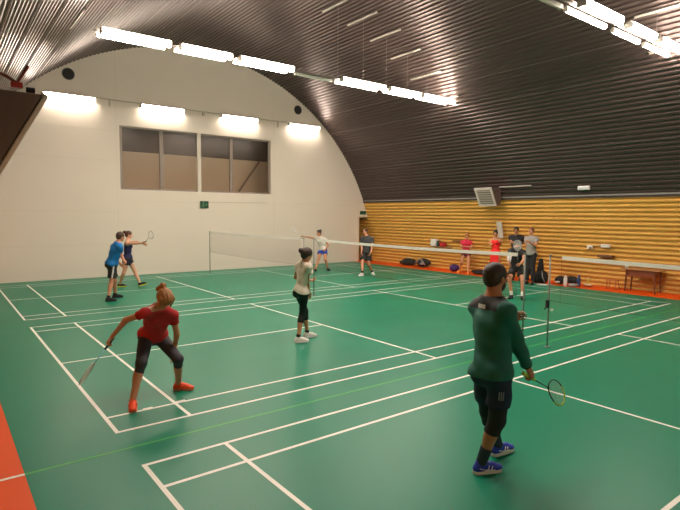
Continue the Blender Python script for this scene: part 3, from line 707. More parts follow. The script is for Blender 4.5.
    if hf <= 0.0075:
        for x in (-1, 1):
            e = MB(); bm = bmesh.new(); bmesh.ops.create_uvsphere(bm, u_segments=12, v_segments=8, radius=0.0125*hs)
            bm.verts.index_update(); vv = [Vector(tuple(Lp(0.030*x, 0.074, 0.012)))+v.co for v in bm.verts]; ff = [[v.index for v in f.verts] for f in bm.faces]; bm.free()
            e.add(vv, ff); pc = Lp(0.030*x, 0.0845, 0.012)
            e.mi = [1 if (sum((vv[i] for i in f), Vector())/len(f)-Vector(tuple(pc))).length < 0.007 else 0 for f in ff]
            e.build('eye', [M_eye, M_iris], t, True)
    # hair
    if hair:
        hc = mat('hair_'+hair[0], hair[1], rough=0.55, var=0.25, scale=60, bump=0.4)
        long_ = hair_style in ('bun', 'ponytail', 'updo')
        def hairf(P):
            th = 0.014 if long_ else (0.010 if hair_style == 'short' else 0.006)
            v = ell(P, Lp(0, -0.018, 0.030), Fd, ((0.076+th)*hs, (0.095+th)*hs, (0.086+th)*hs))
            v = smin(v, ell(P, Lp(0, -0.055, -0.028), Fd, ((0.058+th*0.5)*hs, (0.042+th)*hs, (0.06 if long_ else 0.052)*hs)), 0.03)
            cut = ell(P, Lp(0, 0.115, -0.045), Fd, (0.080*hs, 0.088*hs, 0.108*hs))
            v = np.maximum(v, -cut)
            q = (P-c)@Fd.T/hs
            side = np.maximum(np.maximum(-(q[:, 1]+0.022), q[:, 1]-0.3), q[:, 2]+0.006)       # in front of the ears and below
            v = np.maximum(v, -side)
            if hair_style == 'bun': v = smin(v, np.sqrt(((P-Lp(0, -0.135, 0.075))**2).sum(1))-0.047*hs, 0.02)
            if hair_style == 'updo': v = smin(v, ell(P, Lp(0, -0.10, 0.095), Fd, (0.06*hs, 0.05*hs, 0.05*hs)), 0.025)
            if hair_style == 'ponytail':
                v = smin(v, ell(P, Lp(0, 0.0, 0.035), Fd, (0.098*hs, 0.118*hs, 0.090*hs)), 0.02)
                for x in (-1, 1): v = smin(v, cone(P, Lp(0.078*x, 0.045, 0.05), Lp(0.070*x, 0.075, -0.055), 0.026*hs, 0.014*hs), 0.02)
                a_, b_, c_ = Lp(0, -0.085, 0.085), Lp(0.0, -0.135, 0.10), Lp(0.02, -0.17, 0.0)
                v = smin(v, cone(P, a_, b_, 0.024*hs, 0.030*hs), 0.02); v = smin(v, cone(P, b_, c_, 0.034*hs, 0.030*hs), 0.02)
            if long_: v = v+0.0025*np.sin((P@Fd[0])*160)*np.sin((P@Fd[2])*35)
            return v
        mesh_obj('hair', [surface(hairf, c-0.26*hs, c+0.26*hs, hf*1.1)], hc, t)
        if beard:
            def bf(P):
                v = ell(P, Lp(0, 0.024, -0.058), Fd, (0.062*hs, 0.069*hs, 0.062*hs)); q = (P-c)@Fd.T/hs
                v = np.maximum(v, q[:, 2]+0.022); v = np.maximum(v, -(q[:, 1]-0.0)); 
                return np.maximum(v, -ell(P, Lp(0, 0.095, -0.050), Fd, (0.030*hs, 0.03*hs, 0.016*hs)))
            mesh_obj('beard', [surface(bf, c-0.14*hs, c+0.14*hs, hf)], hc, t)
        if hf <= 0.0075:
            for x in (-1, 1):
                e = MB(); e.tube([tuple(Lp(x*0.014, 0.089, 0.032)), tuple(Lp(x*0.030, 0.087, 0.037)), tuple(Lp(x*0.046, 0.077, 0.032))], 0.0032*hs, 5); e.build('eyebrow', hc, t, True)
    bb = (allj.min(0)-V(0.22, 0.22, 0.1)*s, allj.max(0)+V(0.22, 0.22, 0.05)*s)
    def wr(P, a=0.003, fq=38): return a*(np.sin(P@Fm[2]*fq+2.2*np.sin(P@Fm[0]*9)+1.4*np.sin(P@Fm[1]*11)))
    for it in outfit:
        kind = it[0]; m = it[1]; o = it[2] if len(it) > 2 else {}
        if kind in ('shirt', 'tank', 'jersey', 'dress'):
            infl = o.get('i', 0.016); hem = o.get('hem', -0.03); sl = o.get('sleeve', 0.55)
            sls = sl if isinstance(sl, dict) else {'L': sl, 'R': sl}
            def f(P):
                v = torso(P, infl)
                v = smin(v, ell(P, hm+up*0.03*s, Fh, ((0.158 if fem else 0.146)*s*w+0.010+infl*0.6, 0.115*s*w+0.012+infl*0.6, 0.16*s)), 0.04)
                for sd in ('L', 'R'): v = smin(v, np.sqrt(((P-(J['hip'+sd]-fh*0.045*s-up*0.01*s))**2).sum(1))-((0.080 if fem else 0.074)*s*w+infl), 0.04)
                if kind == 'dress':
                    q = hm-up*0.02; kn = 0.5*(J['knL']+J['knR']); v = smin(v, cone(P, hm, hm+(kn-hm)*0.92, 0.165*s, 0.215*s, Fh[1], 0.8), 0.05)
                    v = np.maximum(v, (P-(hm+(kn-hm)*0.85))@nrm(kn-hm))
                else: v = np.maximum(v, -((P-(hm+up*hem))@up))
                v = np.maximum(v, (P-(nb+up*(0.050 if kind in ('shirt', 'jersey') else -0.015 if kind == 'tank' else -0.06)*s))@up)
                for sd in 'LR':
                    if sls[sd] > 0:
                        e = sls[sd]
                        g = arm(P, sd, infl*0.9, 0.0, e if e <= 2 else 2)
                        if e <= 1: pc = J['sh'+sd]+(J['el'+sd]-J['sh'+sd])*e; dr = nrm(J['el'+sd]-J['sh'+sd]); g = np.maximum(g, (P-pc)@dr)
                        else: pc = J['el'+sd]+(J['wr'+sd]-J['el'+sd])*(e-1); dr = nrm(J['wr'+sd]-J['el'+sd]); g = np.where((P-J['el'+sd])@dr > 0, np.maximum(g, (P-pc)@dr), g)
                        v = smin(v, g, 0.02)
                v = np.maximum(v, -neckf(P, 0.012 if kind != 'tank' else 0.03))
                if kind in ('tank', 'dress'):
                    for sd in 'LR': v = np.maximum(v, -(np.sqrt(((P-J['sh'+sd]-up*0.01*s)**2).sum(1))-0.088*s))
                return v+wr(P, o.get('wr', 0.003))
            mf2 = o.get('mf'); ms = m if isinstance(m, (list, tuple)) else [m]
            ctx = dict(hm=hm, nb=nb, up=up, F=Fs, s=s, J=J)
            mesh_obj({'tank': 'tank_top'}.get(kind, kind), [surface(f, *bb, o.get('h', hb*0.8))], list(ms), t, (lambda Q: mf2(Q, ctx)) if mf2 else None)
        elif kind in ('shorts', 'skirt'):
            e = o.get('len', 0.6); flare = o.get('flare', 0.03); top = o.get('top', 0.10)
            def f(P):
                v = ell(P, hm+up*0.02*s, Fh, ((0.157 if fem else 0.147)*s*w+0.012, 0.115*s*w+0.018, 0.14*s))
                for sd in 'LR':
                    h_, k_ = J['hip'+sd], J['kn'+sd]; pe = h_+(k_-h_)*e
                    q = J['hip'+sd]-fh*0.045*s-up*0.02*s; v = smin(v, np.sqrt(((P-q)**2).sum(1))-((0.084 if fem else 0.080)*s*w), 0.04)
                    g = cone(P, h_, h_+(k_-h_)*(e+0.1), 0.090*s*w, (0.080+flare)*s*w); g = np.maximum(g, (P-pe)@nrm(k_-h_)); v = smin(v, g, 0.03 if kind == 'shorts' else 0.08)
                v = np.maximum(v, (P-(hm+up*top*s))@up)
                return v+wr(P, 0.004, 30)
            mf2 = o.get('mf'); ctx = dict(hm=hm, nb=nb, up=up, F=Fh, s=s, J=J); ms = m if isinstance(m, (list, tuple)) else [m]
            mesh_obj(kind, [surface(f, *bb, hb*0.8)], list(ms), t, (lambda Q: mf2(Q, ctx)) if mf2 else None)
        elif kind in ('leggings', 'trousers'):
            e = o.get('len', 1.4); i = o.get('i', 0.006)
            def f(P):
                v = torso(P, i); v = np.maximum(v, (P-(hm+up*0.10*s))@up)
                for sd in 'LR':
                    g = leg(P, sd, i, 0, min(e, 2)); 
                    pe = J['kn'+sd]+(J['an'+sd]-J['kn'+sd])*(e-1); dr = nrm(J['an'+sd]-J['kn'+sd]); g = np.maximum(g, (P-pe)@dr); v = smin(v, g, 0.025)
                return v+wr(P, 0.0015)
            mesh_obj(kind, [surface(f, *bb, hb*0.8)], m, t)
        elif kind in ('knee_sleeve', 'sock', 'arm_sleeve', 'wristband'):
            for sd in o.get('sides', 'LR'):
                a, b = o['ab']; fn = arm if kind in ('arm_sleeve', 'wristband') else leg
                j0, j1, j2 = (J['sh'+sd], J['el'+sd], J['wr'+sd]) if fn is arm else (J['hip'+sd], J['kn'+sd], J['an'+sd])
                pt = lambda q: j0+(j1-j0)*q if q <= 1 else j1+(j2-j1)*(q-1)
                pa, pb = pt(a), pt(b); ea = nrm((j1-j0) if a < 1 else (j2-j1)); eb = nrm((j1-j0) if b <= 1 else (j2-j1))
                def f(P): return np.maximum(np.maximum(fn(P, sd, o.get('i', 0.006), max(a-0.1, 0), min(b+0.05, 2)), -(P-pa)@ea), (P-pb)@eb)
                pp = np.array([pa, pb, j1 if a < 1 < b else pa]); mesh_obj(kind, [surface(f, pp.min(0)-0.14, pp.max(0)+0.14, max(0.006, hb*0.6))], m, t)
    # shoes
    if shoes:
        for sd in 'LR':
            fd = nrm(feet[sd] if feet else fh); an = J['an'+sd]; zz = an[2]-0.09
            upv = nrm(V(0, 0, 1)-fd*fd[2]) if abs(fd[2]) > 0.01 else V(0, 0, 1); rt = nrm(np.cross(fd, upv)); o = V(an[0], an[1], zz) if abs(fd[2]) < 0.01 else an-upv*0.09
            ft = lambda x, y, z: o+rt*x*s+fd*y*s+upv*z*s
            FF = np.array([rt, fd, upv])
            def uf(P):
                v = cone(P, ft(0, -0.035, 0.045), ft(0, 0.11, 0.040), 0.037*s, 0.043*s, rt, 0.92)
                v = smin(v, ell(P, ft(0, 0.145, 0.036), FF, (0.043*s, 0.055*s, 0.028*s)), 0.02)
                v = smin(v, cone(P, ft(0, -0.015, 0.06), ft(0, -0.01, 0.10), 0.036*s, 0.036*s), 0.02)
                v = smin(v, cone(P, ft(0, 0.02, 0.085), ft(0, 0.09, 0.055), 0.03*s, 0.03*s), 0.025)
                v = np.maximum(v, (P-ft(0, -0.02, 0.108))@nrm(upv*1.0+fd*0.12)); return np.maximum(v, -((P-ft(0, 0, 0.018))@upv))
            def sf(P):
                q = (P-o)@FF.T/s
                a_ = V(0, -0.035); b_ = V(0, 0.145); yy = np.clip((q[:, 1]+0.035)/0.18, 0, 1)
                d2 = np.hypot(q[:, 0], q[:, 1]-(-0.035+0.18*yy))-(0.037+0.014*yy-0.012*np.maximum(0, yy-0.75)*4*0.3)
                return np.maximum(d2, np.abs(q[:, 2]-0.015)-0.0145)*s
            hs_ = min(hb*0.6, 0.009)
            so = mesh_obj('shoe', [surface(uf, o-0.24*s, o+0.26*s, hs_)], shoes[0], t)
            mesh_obj('sole', [surface(sf, o-0.24*s, o+0.26*s, hs_*0.8)], shoes[1], so)
            if len(shoes) > 2 and hb <= 0.012:
                e = MB()
                for x in (-1, 1):
                    P3 = lambda y, z, k=1: tuple(ft(x*(0.0445+k*0.001-(0.010 if z > 0.06 else 0)*1.0), y, z))
                    e.tube([P3(0.015, 0.030), P3(0.045, 0.050), P3(0.060, 0.072)], 0.0045*s, 5)
                    e.tube([P3(0.060, 0.030), P3(0.078, 0.048), P3(0.088, 0.064)], 0.0045*s, 5)
                    e.tube([P3(-0.035, 0.060), P3(0.03, 0.040), P3(0.11, 0.034)], 0.004*s, 5)
                e.build('side_stripes', shoes[2], so, True)
                e = MB()
                for k in range(5): e.tube([tuple(ft(-0.018, 0.035+k*0.018, 0.112-k*0.010)), tuple(ft(0.018, 0.038+k*0.018, 0.112-k*0.010))], 0.003*s, 5)
                e.build('laces', shoes[2], so, True)
    return t, J, Fd, c, hs, hinfo, Fs

M_string = mat('racket_string', (0.62, 0.62, 0.60), rough=0.5)
def racket(butt, dirv, nrmv, framecol, gripcol, label, shaftcol=None, gs=1.0, ws=0.0006, edge=None):
    """a badminton racket: butt = end of the grip, dirv along it, nrmv normal of the string bed"""
    d = nrm(V(*dirv)); n = V(*nrmv); n = nrm(n-d*(n@d)); x = np.cross(d, n); b = V(*butt)
    t = thing('badminton_racket', tuple(b), label, 'racket')
    P = lambda u, v: tuple(b+d*u+x*v)
    m_ = MB(); m_.tube([P(0, 0), P(0.006, 0), P(0.09, 0), P(0.17, 0), P(0.185, 0)], [0.015, 0.0165, 0.0135, 0.013, 0.009], 8); m_.build('grip', gripcol, t, True)
    m_ = MB(); m_.tube([P(0.18, 0), P(0.40, 0)], 0.0048*gs, 8); m_.build('shaft', shaftcol or framecol, t, True)
    m_ = MB(); hc = 0.40+0.137; pts = [P(hc-0.137*math.cos(a), 0.105*math.sin(a)*(1+0.06*math.cos(a)*-1)) for a in [2*math.pi*k/40 for k in range(40)]]
    m_.tube(pts, 0.0058*gs, 8, closed=True); m_.tube([P(0.385, 0), P(0.405, 0)], 0.009*gs, 8); fo = m_.build('frame', framecol, t, True)
    m_ = MB(); k = 11; wv = ws
    for i in range(-k+1, k):
        v = i*0.105/k; hh_ = 0.137*math.sqrt(max(0, 1-(v/0.105)**2)); m_.tube([P(hc-hh_, v), P(hc+hh_, v)], wv, 4)
    for i in range(-14, 15):
        u = i*0.137/15; hh_ = 0.105*math.sqrt(max(0, 1-(u/0.137)**2)); m_.tube([P(hc+u, -hh_), P(hc+u, hh_)], wv, 4)
    m_.build('strings', M_string, fo)
    if edge:
        m_ = MB(); m_.tube([P(hc-0.138*math.cos(a), 0.106*math.sin(a)) for a in [math.pi*(0.38+0.9*k/16) for k in range(17)]], 0.0068*gs, 8); m_.build('yellow_edge', edge, fo, True)
    return t
def grip_hand(hinfo, dirv, s=1.0):
    """where the grip axis passes through a closed hand"""
    w_, d, n, sx = hinfo
    return w_+d*0.082*s+n*0.026*s

POSE = {"red": {"head": [0.715, 0.589, 1.214], "neck": [0.696, 0.722, 1.075], "shL": [0.865, 0.726, 1.003], "shR": [0.522, 0.648, 1.083], "elL": [0.926, 0.792, 0.736], "elR": [0.357, 0.855, 0.967], "wrL": [0.928, 0.891, 0.51], "wrR": [0.208, 0.913, 0.772], "hipL": [0.806, 1.062, 0.672], "hipR": [0.633, 1.033, 0.698], "knL": [0.914, 0.736, 0.445], "knR": [0.479, 0.726, 0.47], "anL": [0.981, 0.915, 0.09], "anR": [0.349, 0.636, 0.09]}, "green": {"head": [2.316, -2.752, 1.684], "neck": [2.282, -2.757, 1.478], "shL": [2.327, -2.571, 1.44], "shR": [2.201, -2.938, 1.47], "elL": [2.441, -2.606, 1.157], "elR": [2.35, -2.937, 1.2], "wrL": [2.682, -2.657, 1.264], "wrR": [2.466, -2.974, 0.959], "hipL": [2.276, -2.695, 0.88], "hipR": [2.241, -2.879, 0.927], "knL": [2.461, -2.601, 0.474], "knR": [2.308, -2.81, 0.498], "anL": [2.673, -2.567, 0.098], "anR": [2.276, -2.684, 0.089]}, "white": {"head": [3.548, 1.877, 1.532], "neck": [3.573, 1.979, 1.368], "shL": [3.563, 2.162, 1.33], "shR": [3.534, 1.795, 1.354], "elL": [3.608, 2.331, 1.096], "elR": [3.597, 1.939, 1.112], "wrL": [3.778, 2.144, 1.059], "wrR": [3.658, 1.979, 0.872], "hipL": [3.586, 2.189, 0.855], "hipR": [3.584, 2.012, 0.877], "knL": [3.773, 2.277, 0.492], "knR": [3.624, 2.135, 0.481], "anL": [3.843, 2.311, 0.091], "anR": [3.508, 2.089, 0.09]}, "blue": {"head": [2.35, 8.525, 1.606], "neck": [2.277, 8.537, 1.414], "shL": [2.235, 8.721, 1.365], "shR": [2.29, 8.345, 1.37], "elL": [2.228, 8.818, 1.078], "elR": [2.35, 8.527, 1.138], "wrL": [2.408, 8.855, 0.888], "wrR": [2.353, 8.287, 1.029], "hipL": [2.128, 8.723, 0.899], "hipR": [2.162, 8.541, 0.907], "knL": [2.234, 8.73, 0.478], "knR": [2.101, 8.51, 0.48], "anL": [2.274, 8.898, 0.092], "anR": [1.986, 8.397, 0.09]}, "navy": {"head": [3.196, 10.822, 1.559], "neck": [3.158, 10.824, 1.359], "shL": [3.202, 11.004, 1.345], "shR": [3.094, 10.65, 1.338], "elL": [3.418, 10.807, 1.337], "elR": [3.275, 10.423, 1.315], "wrL": [3.559, 10.602, 1.283], "wrR": [3.393, 10.197, 1.337], "hipL": [3.169, 10.887, 0.84], "hipR": [3.102, 10.722, 0.833], "knL": [3.352, 10.864, 0.465], "knR": [3.007, 10.76, 0.429], "anL": [3.433, 10.661, 0.121], "anR": [2.938, 10.979, 0.091]}, "far": {"head": [10.497, 11.431, 1.48], "neck": [10.565, 11.419, 1.295], "shL": [10.689, 11.283, 1.252], "shR": [10.48, 11.582, 1.257], "elL": [10.753, 11.152, 0.998], "elR": [10.192, 11.603, 1.302], "wrL": [10.562, 11.069, 0.852], "wrR": [9.979, 11.74, 1.337], "hipL": [10.735, 11.331, 0.795], "hipR": [10.618, 11.467, 0.795], "knL": [10.624, 11.149, 0.437], "knR": [10.423, 11.334, 0.452], "anL": [10.812, 11.252, 0.09], "anR": [10.243, 11.282, 0.09]}, "dark": {"head": [11.13, 9.393, 1.569], "neck": [11.177, 9.353, 1.368], "shL": [11.299, 9.197, 1.338], "shR": [11.126, 9.544, 1.342], "elL": [11.222, 9.068, 1.067], "elR": [11.054, 9.461, 1.052], "wrL": [11.091, 9.006, 0.84], "wrR": [10.933, 9.341, 0.843], "hipL": [11.217, 9.255, 0.829], "hipR": [11.124, 9.42, 0.817], "knL": [11.122, 9.163, 0.409], "knR": [10.92, 9.272, 0.453], "anL": [11.398, 9.259, 0.09], "anR": [10.774, 9.092, 0.091]}, "pink": {"head": [14.849, 7.721, 1.409], "neck": [14.868, 7.763, 1.225], "shL": [14.92, 7.591, 1.18], "shR": [14.823, 7.936, 1.178], "elL": [14.786, 7.43, 0.986], "elR": [14.639, 7.83, 0.988], "wrL": [14.631, 7.623, 1.017], "wrR": [14.865, 7.724, 0.986], "hipL": [14.797, 7.602, 0.747], "hipR": [14.739, 7.767, 0.743], "knL": [14.607, 7.428, 0.432], "knR": [14.496, 7.669, 0.431], "anL": [14.443, 7.306, 0.09], "anR": [14.602, 7.845, 0.09]}, "dress": {"head": [14.35, 6.063, 1.567], "neck": [14.362, 6.064, 1.376], "shL": [14.416, 5.894, 1.33], "shR": [14.308, 6.234, 1.334], "elL": [14.591, 6.013, 1.138], "elR": [14.137, 6.101, 1.148], "wrL": [14.392, 5.999, 1.287], "wrR": [14.345, 6.091, 1.284], "hipL": [14.379, 5.952, 0.875], "hipR": [14.309, 6.113, 0.882], "knL": [14.307, 5.848, 0.489], "knR": [14.333, 6.166, 0.48], "anL": [14.289, 5.82, 0.09], "anR": [14.399, 6.215, 0.09]}, "black": {"head": [14.381, 5.246, 1.703], "neck": [14.397, 5.24, 1.496], "shL": [14.527, 5.091, 1.478], "shR": [14.339, 5.43, 1.484], "elL": [14.728, 5.192, 1.266], "elR": [14.163, 5.288, 1.273], "wrL": [14.584, 5.409, 1.339], "wrR": [14.39, 5.152, 1.324], "hipL": [14.414, 5.11, 0.955], "hipR": [14.326, 5.276, 0.961], "knL": [14.36, 5.044, 0.521], "knR": [14.335, 5.281, 0.52], "anL": [14.333, 5.009, 0.09], "anR": [14.374, 5.312, 0.091]}, "grey": {"head": [13.95, 4.391, 1.698], "neck": [13.956, 4.409, 1.491], "shL": [13.984, 4.213, 1.477], "shR": [14.008, 4.6, 1.475], "elL": [13.785, 4.124, 1.258], "elR": [13.834, 4.468, 1.255], "wrL": [13.541, 4.184, 1.357], "wrR": [14.102, 4.434, 1.266], "hipL": [13.919, 4.264, 0.955], "hipR": [13.914, 4.452, 0.953], "knL": [13.847, 4.242, 0.52], "knR": [13.84, 4.401, 0.522], "anL": [13.816, 4.205, 0.09], "anR": [13.82, 4.407, 0.09]}, "player": {"head": [11.182, 2.987, 1.397], "neck": [11.016, 2.952, 1.302], "shL": [11.084, 2.779, 1.248], "shR": [11.03, 3.139, 1.256], "elL": [10.923, 2.639, 1.045], "elR": [10.818, 3.013, 1.093], "wrL": [10.688, 2.601, 0.945], "wrR": [10.638, 2.898, 0.949], "hipL": [11.124, 2.881, 0.798], "hipR": [11.056, 3.048, 0.792], "knL": [10.936, 2.675, 0.482], "knR": [10.774, 2.96, 0.491], "anL": [10.832, 2.595, 0.089], "anR": [10.745, 2.865, 0.09]}}
def fdir(deg, p=0): return yawvec(deg, p)

# --- woman in red
M_red = mat('red_shirt', (0.40, 0.008, 0.012), rough=0.75, var=0.08); M_leg = mat('grey_leggings', (0.030, 0.028, 0.040), rough=0.7, var=0.15)
M_os = mat('orange_shoe', (0.85, 0.075, 0.015), rough=0.5); M_osole = mat('pale_orange_sole', (0.60, 0.20, 0.10), rough=0.6)
RD = nrm(V(-0.60, -0.13, -0.70))
RDr = V(-0.655,-0.541,-0.528)
r = person('red', POSE['red'], 1.68, 165, (172, -42), 'tan', 'f', 1.02, 0.011, 0.006, 0.0045,
   'fair-haired person in red T-shirt and grey leggings bending low, racket in hand',
   hair=('fair', (0.30, 0.13, 0.04)), hair_style='ponytail', feet={'L': fdir(125), 'R': fdir(196)}, shoes=(M_os, M_osole, M_os),
   outfit=[('shirt', M_red, dict(sleeve=0.42, hem=0.04)), ('leggings', M_leg, dict(len=1.28, i=0.007)), ('wristband', M_black, dict(sides='L', ab=(1.86, 1.96), i=0.006))],
   hands={'R': dict(sx=tuple(RDr), curl=1.15, n=(0.2, -0.5, -0.3)), 'L': dict(curl=0.45, spread=0.08, d=(-0.05, -0.05, -1))})
gp = grip_hand(r[5]['R'], RDr, 0.95)
racket(gp-RDr*0.10, RDr, (0.95, -0.25, -0.25), mat('racket_pale', (0.45, 0.42, 0.38), rough=0.35), mat('grip_black', (0.012, 0.012, 0.014), rough=0.8), 'pale framed badminton racket reaching down from the hand of the person in red', mat('shaft_blue', (0.05, 0.30, 0.42), rough=0.3), 0.9, 0.0006)

# --- man in green
M_gs = mat('green_shirt', (0.003, 0.115, 0.088), rough=0.7, var=0.08); M_navy = mat('navy_shorts', (0.006, 0.012, 0.045), rough=0.75, var=0.12)
M_yoke = mat('black_yoke', (0.010, 0.012, 0.013), rough=0.75)
M_bshoe = mat('blue_shoe', (0.010, 0.035, 0.42), rough=0.5); M_wsole = mat('white_sole', (0.62, 0.62, 0.62), rough=0.5); M_wstr = mat('shoe_white', (0.75, 0.75, 0.78), rough=0.4)
def yoke_fn(Q, x):
    q = (Q-x['nb'])@x['F'].T
    return ((q[:, 2] > -0.062) & (np.abs(q[:, 0]) < 0.19)).astype(int)
RDg = V(0.885,-0.045,-0.464)
r = person('green', POSE['green'], 1.80, 90, (96, -4), 'brown', 'm', 1.02, 0.011, 0.006, 0.0045,
   'person seen from behind in green long sleeved shirt, navy shorts and blue shoes',
   hair=('dark', (0.022, 0.011, 0.007)), hair_style='short', feet={'L': fdir(95), 'R': fdir(112)}, shoes=(M_bshoe, M_wsole, M_wstr), beard=True,
   outfit=[('shirt', [M_gs, M_yoke], dict(sleeve=1.93, hem=-0.03, mf=yoke_fn, i=0.020, wr=0.004, h=0.010)), ('shorts', M_navy, dict(len=0.66, flare=0.018)),
           ('knee_sleeve', M_black, dict(ab=(0.35, 1.28), i=0.011)), ('sock', mat('dark_sock', (0.02, 0.035, 0.055), rough=0.8, var=0.2, scale=60), dict(ab=(1.62, 2.0), i=0.007)),
           ('wristband', M_black, dict(sides='R', ab=(1.93, 1.99), i=0.010))],
   hands={'R': dict(sx=tuple(RDg), curl=1.15, d=(0.25, -0.35, -0.75)), 'L': dict(curl=0.7)})
gt, gJ, gF, gc, ghs, gh, gFs = r
gp = grip_hand(gh['R'], RDg)
rk = racket(gp-RDg*0.10, RDg, (-0.32, -0.80, 0.50), mat('racket_dark', (0.015, 0.015, 0.018), rough=0.3), mat('grip_yellow', (0.42, 0.55, 0.04), rough=0.6), 'dark badminton racket with a yellow edge held by the person in green', None, 1.0, 0.0004, mat('edge_yellow', (0.50, 0.60, 0.03), rough=0.4))
# glasses, watch, yoke print, shorts print
L3 = lambda x, y, z: tuple(gc+(gF[0]*x+gF[1]*y+gF[2]*z)*ghs)
m_ = MB()
for x in (-1, 1):
    m_.tube([L3(x*0.080, -0.022, 0.008), L3(x*0.081, 0.0, 0.014), L3(x*0.074, 0.075, 0.014), L3(x*0.060, 0.098, 0.012)], 0.0028, 6)
    m_.tube([L3(x*0.034+0.022*math.cos(a), 0.101, 0.008+0.016*math.sin(a)) for a in [k*math.pi/8 for k in range(16)]], 0.0022, 5, closed=True)
m_.tube([L3(-0.012, 0.103, 0.010), L3(0.012, 0.103, 0.010)], 0.002, 5)
m_.build('glasses', M_black, gt, True)
def patch(c, ux, uz, wd, hg, name, m, parent, ny=0.0):
    c = V(*c); ux = nrm(V(*ux)); uz = nrm(V(*uz)); nn = np.cross(ux, uz)
    mb = MB(); N = 6; vs = []
    for i in range(N+1):
        for j in range(2):
            u = (i/N-0.5)*wd; v = (j-0.5)*hg
            vs.append(tuple(c+ux*u+uz*v-nn*(ny*(u/wd*2)**2)))
    vs2 = [tuple(V(*p)-nn*0.003) for p in vs]; n0 = len(vs)
    fs = [(i*2, i*2+2, i*2+3, i*2+1) for i in range(N)]
    mb.add(vs+vs2, fs+[tuple(k+n0 for k in f)[::-1] for f in fs]); return mb.build(name, m, parent)

# --- woman in white T-shirt
M_wt = mat('cream_shirt', (0.74, 0.67, 0.58), rough=0.8, var=0.08); M_blk = mat('black_leggings', (0.006, 0.006, 0.007), rough=0.65)
M_wsh = mat('white_shoe', (0.72, 0.70, 0.68), rough=0.5)
r = person('white', POSE['white'], 1.70, 85, (96, 0), 'warm', 'f', 0.88, 0.012, 0.007, 0.006,
   'person with dark hair bun in cream T-shirt and black cropped leggings',
   hair=('darkbrown', (0.028, 0.010, 0.006)), hair_style='bun', feet={'L': fdir(100), 'R': fdir(108)}, shoes=(M_wsh, M_wsole),
   outfit=[('shirt', M_wt, dict(sleeve=0.38, hem=0.02, i=0.014)), ('leggings', M_blk, dict(len=1.38, i=0.008)), ('sock', M_black, dict(ab=(1.86, 2.0), i=0.005)), ('wristband', M_black, dict(sides='L', ab=(1.86, 1.96), i=0.008))],
   hands={'R': dict(curl=0.3), 'L': dict(curl=0.9)})

# --- man in blue
M_bl = mat('blue_shirt', (0.004, 0.17, 0.50), rough=0.75, var=0.06); M_bsh = mat('black_shorts', (0.008, 0.008, 0.010), rough=0.75)
M_strp = mat('white_stripe', (0.55, 0.55, 0.55), rough=0.7)
def side_stripe(Q, x):
    q = (Q-x['hm'])@x['F'].T
    return ((np.abs(q[:, 0]) > 0.10) & (np.abs(q[:, 1]+0.02) < 0.016)).astype(int)
r = person('blue', POSE['blue'], 1.76, 100, (75, -5), 'tan', 'm', 1.0, 0.015, 0.009, 0.0075,
   'person in bright blue T-shirt and black shorts standing before the white end wall',
   hair=('brown', (0.045, 0.018, 0.009)), hair_style='short', feet={'L': fdir(95), 'R': fdir(105)}, shoes=(M_black, M_black),
   outfit=[('shirt', M_bl, dict(sleeve=0.55, hem=-0.02, i=0.02)), ('shorts', [M_bsh, M_strp], dict(len=0.80, flare=0.035, mf=side_stripe)), ('sock', M_black, dict(ab=(1.85, 2.0), i=0.005))],
   hands={'R': dict(curl=1.1), 'L': dict(curl=0.6)})

# --- woman in navy tank top
M_nv = mat('navy_top', (0.004, 0.008, 0.06), rough=0.7); M_ysh = mat('yellow_shoe', (0.60, 0.62, 0.02), rough=0.5)
RDn = V(0.112,-0.859,0.499)
r = person('navy', POSE['navy'], 1.70, 110, (112, -5), 'pale', 'f', 1.0, 0.015, 0.009, 0.0075,
   'person in navy sleeveless top and short skirt with both arms stretched out',
   hair=('auburn', (0.07, 0.022, 0.012)), hair_style='bun', feet={'L': fdir(108, 14), 'R': fdir(112)}, shoes=(M_black, M_ysh),
   outfit=[('tank', M_nv, dict(sleeve=0, hem=-0.02, i=0.012)), ('skirt', mat('navy_skirt', (0.004, 0.005, 0.022), rough=0.7), dict(len=0.36, flare=0.05))],
   hands={'R': dict(sx=tuple(RDn), curl=1.1), 'L': dict(curl=0.15, spread=0.12)})
racket(grip_hand(r[5]['R'], RDn)-RDn*0.10, RDn, (-0.35, -0.75, 0.3), mat('racket_grey', (0.22, 0.20, 0.18), rough=0.35), M_black, 'thin badminton racket raised by the person in navy', None, 0.9, 0.0005)

# --- far woman in blue shorts
M_wtee = mat('white_tee', (0.66, 0.62, 0.56), rough=0.8); M_bsho = mat('blue_shorts', (0.004, 0.055, 0.48), rough=0.7)
RDf = V(-0.755,-0.144,0.64)
r = person('far', POSE['far'], 1.70, 235, (262, 0), 'warm', 'f', 0.96, 0.016, 0.010, 0.008,
   'person in white top and bright blue shorts reaching out with a racket',
   hair=('black', (0.012, 0.007, 0.006)), hair_style='updo', feet={'L': fdir(190), 'R': fdir(240)}, shoes=(M_black, M_black),
   outfit=[('shirt', M_wtee, dict(sleeve=0.30, hem=0.03, i=0.014)), ('shorts', M_bsho, dict(len=0.42, flare=0.03))],
   hands={'R': dict(sx=tuple(RDf), curl=1.1), 'L': dict(curl=0.6)})
racket(grip_hand(r[5]['R'], RDf)-RDf*0.10, RDf, (0.55, -0.75, 0.2), mat('racket_white', (0.66, 0.64, 0.62), rough=0.35), mat('grip_white', (0.6, 0.58, 0.55), rough=0.7), 'white badminton racket held high by the person in blue shorts', None, 1.3, 0.0012)

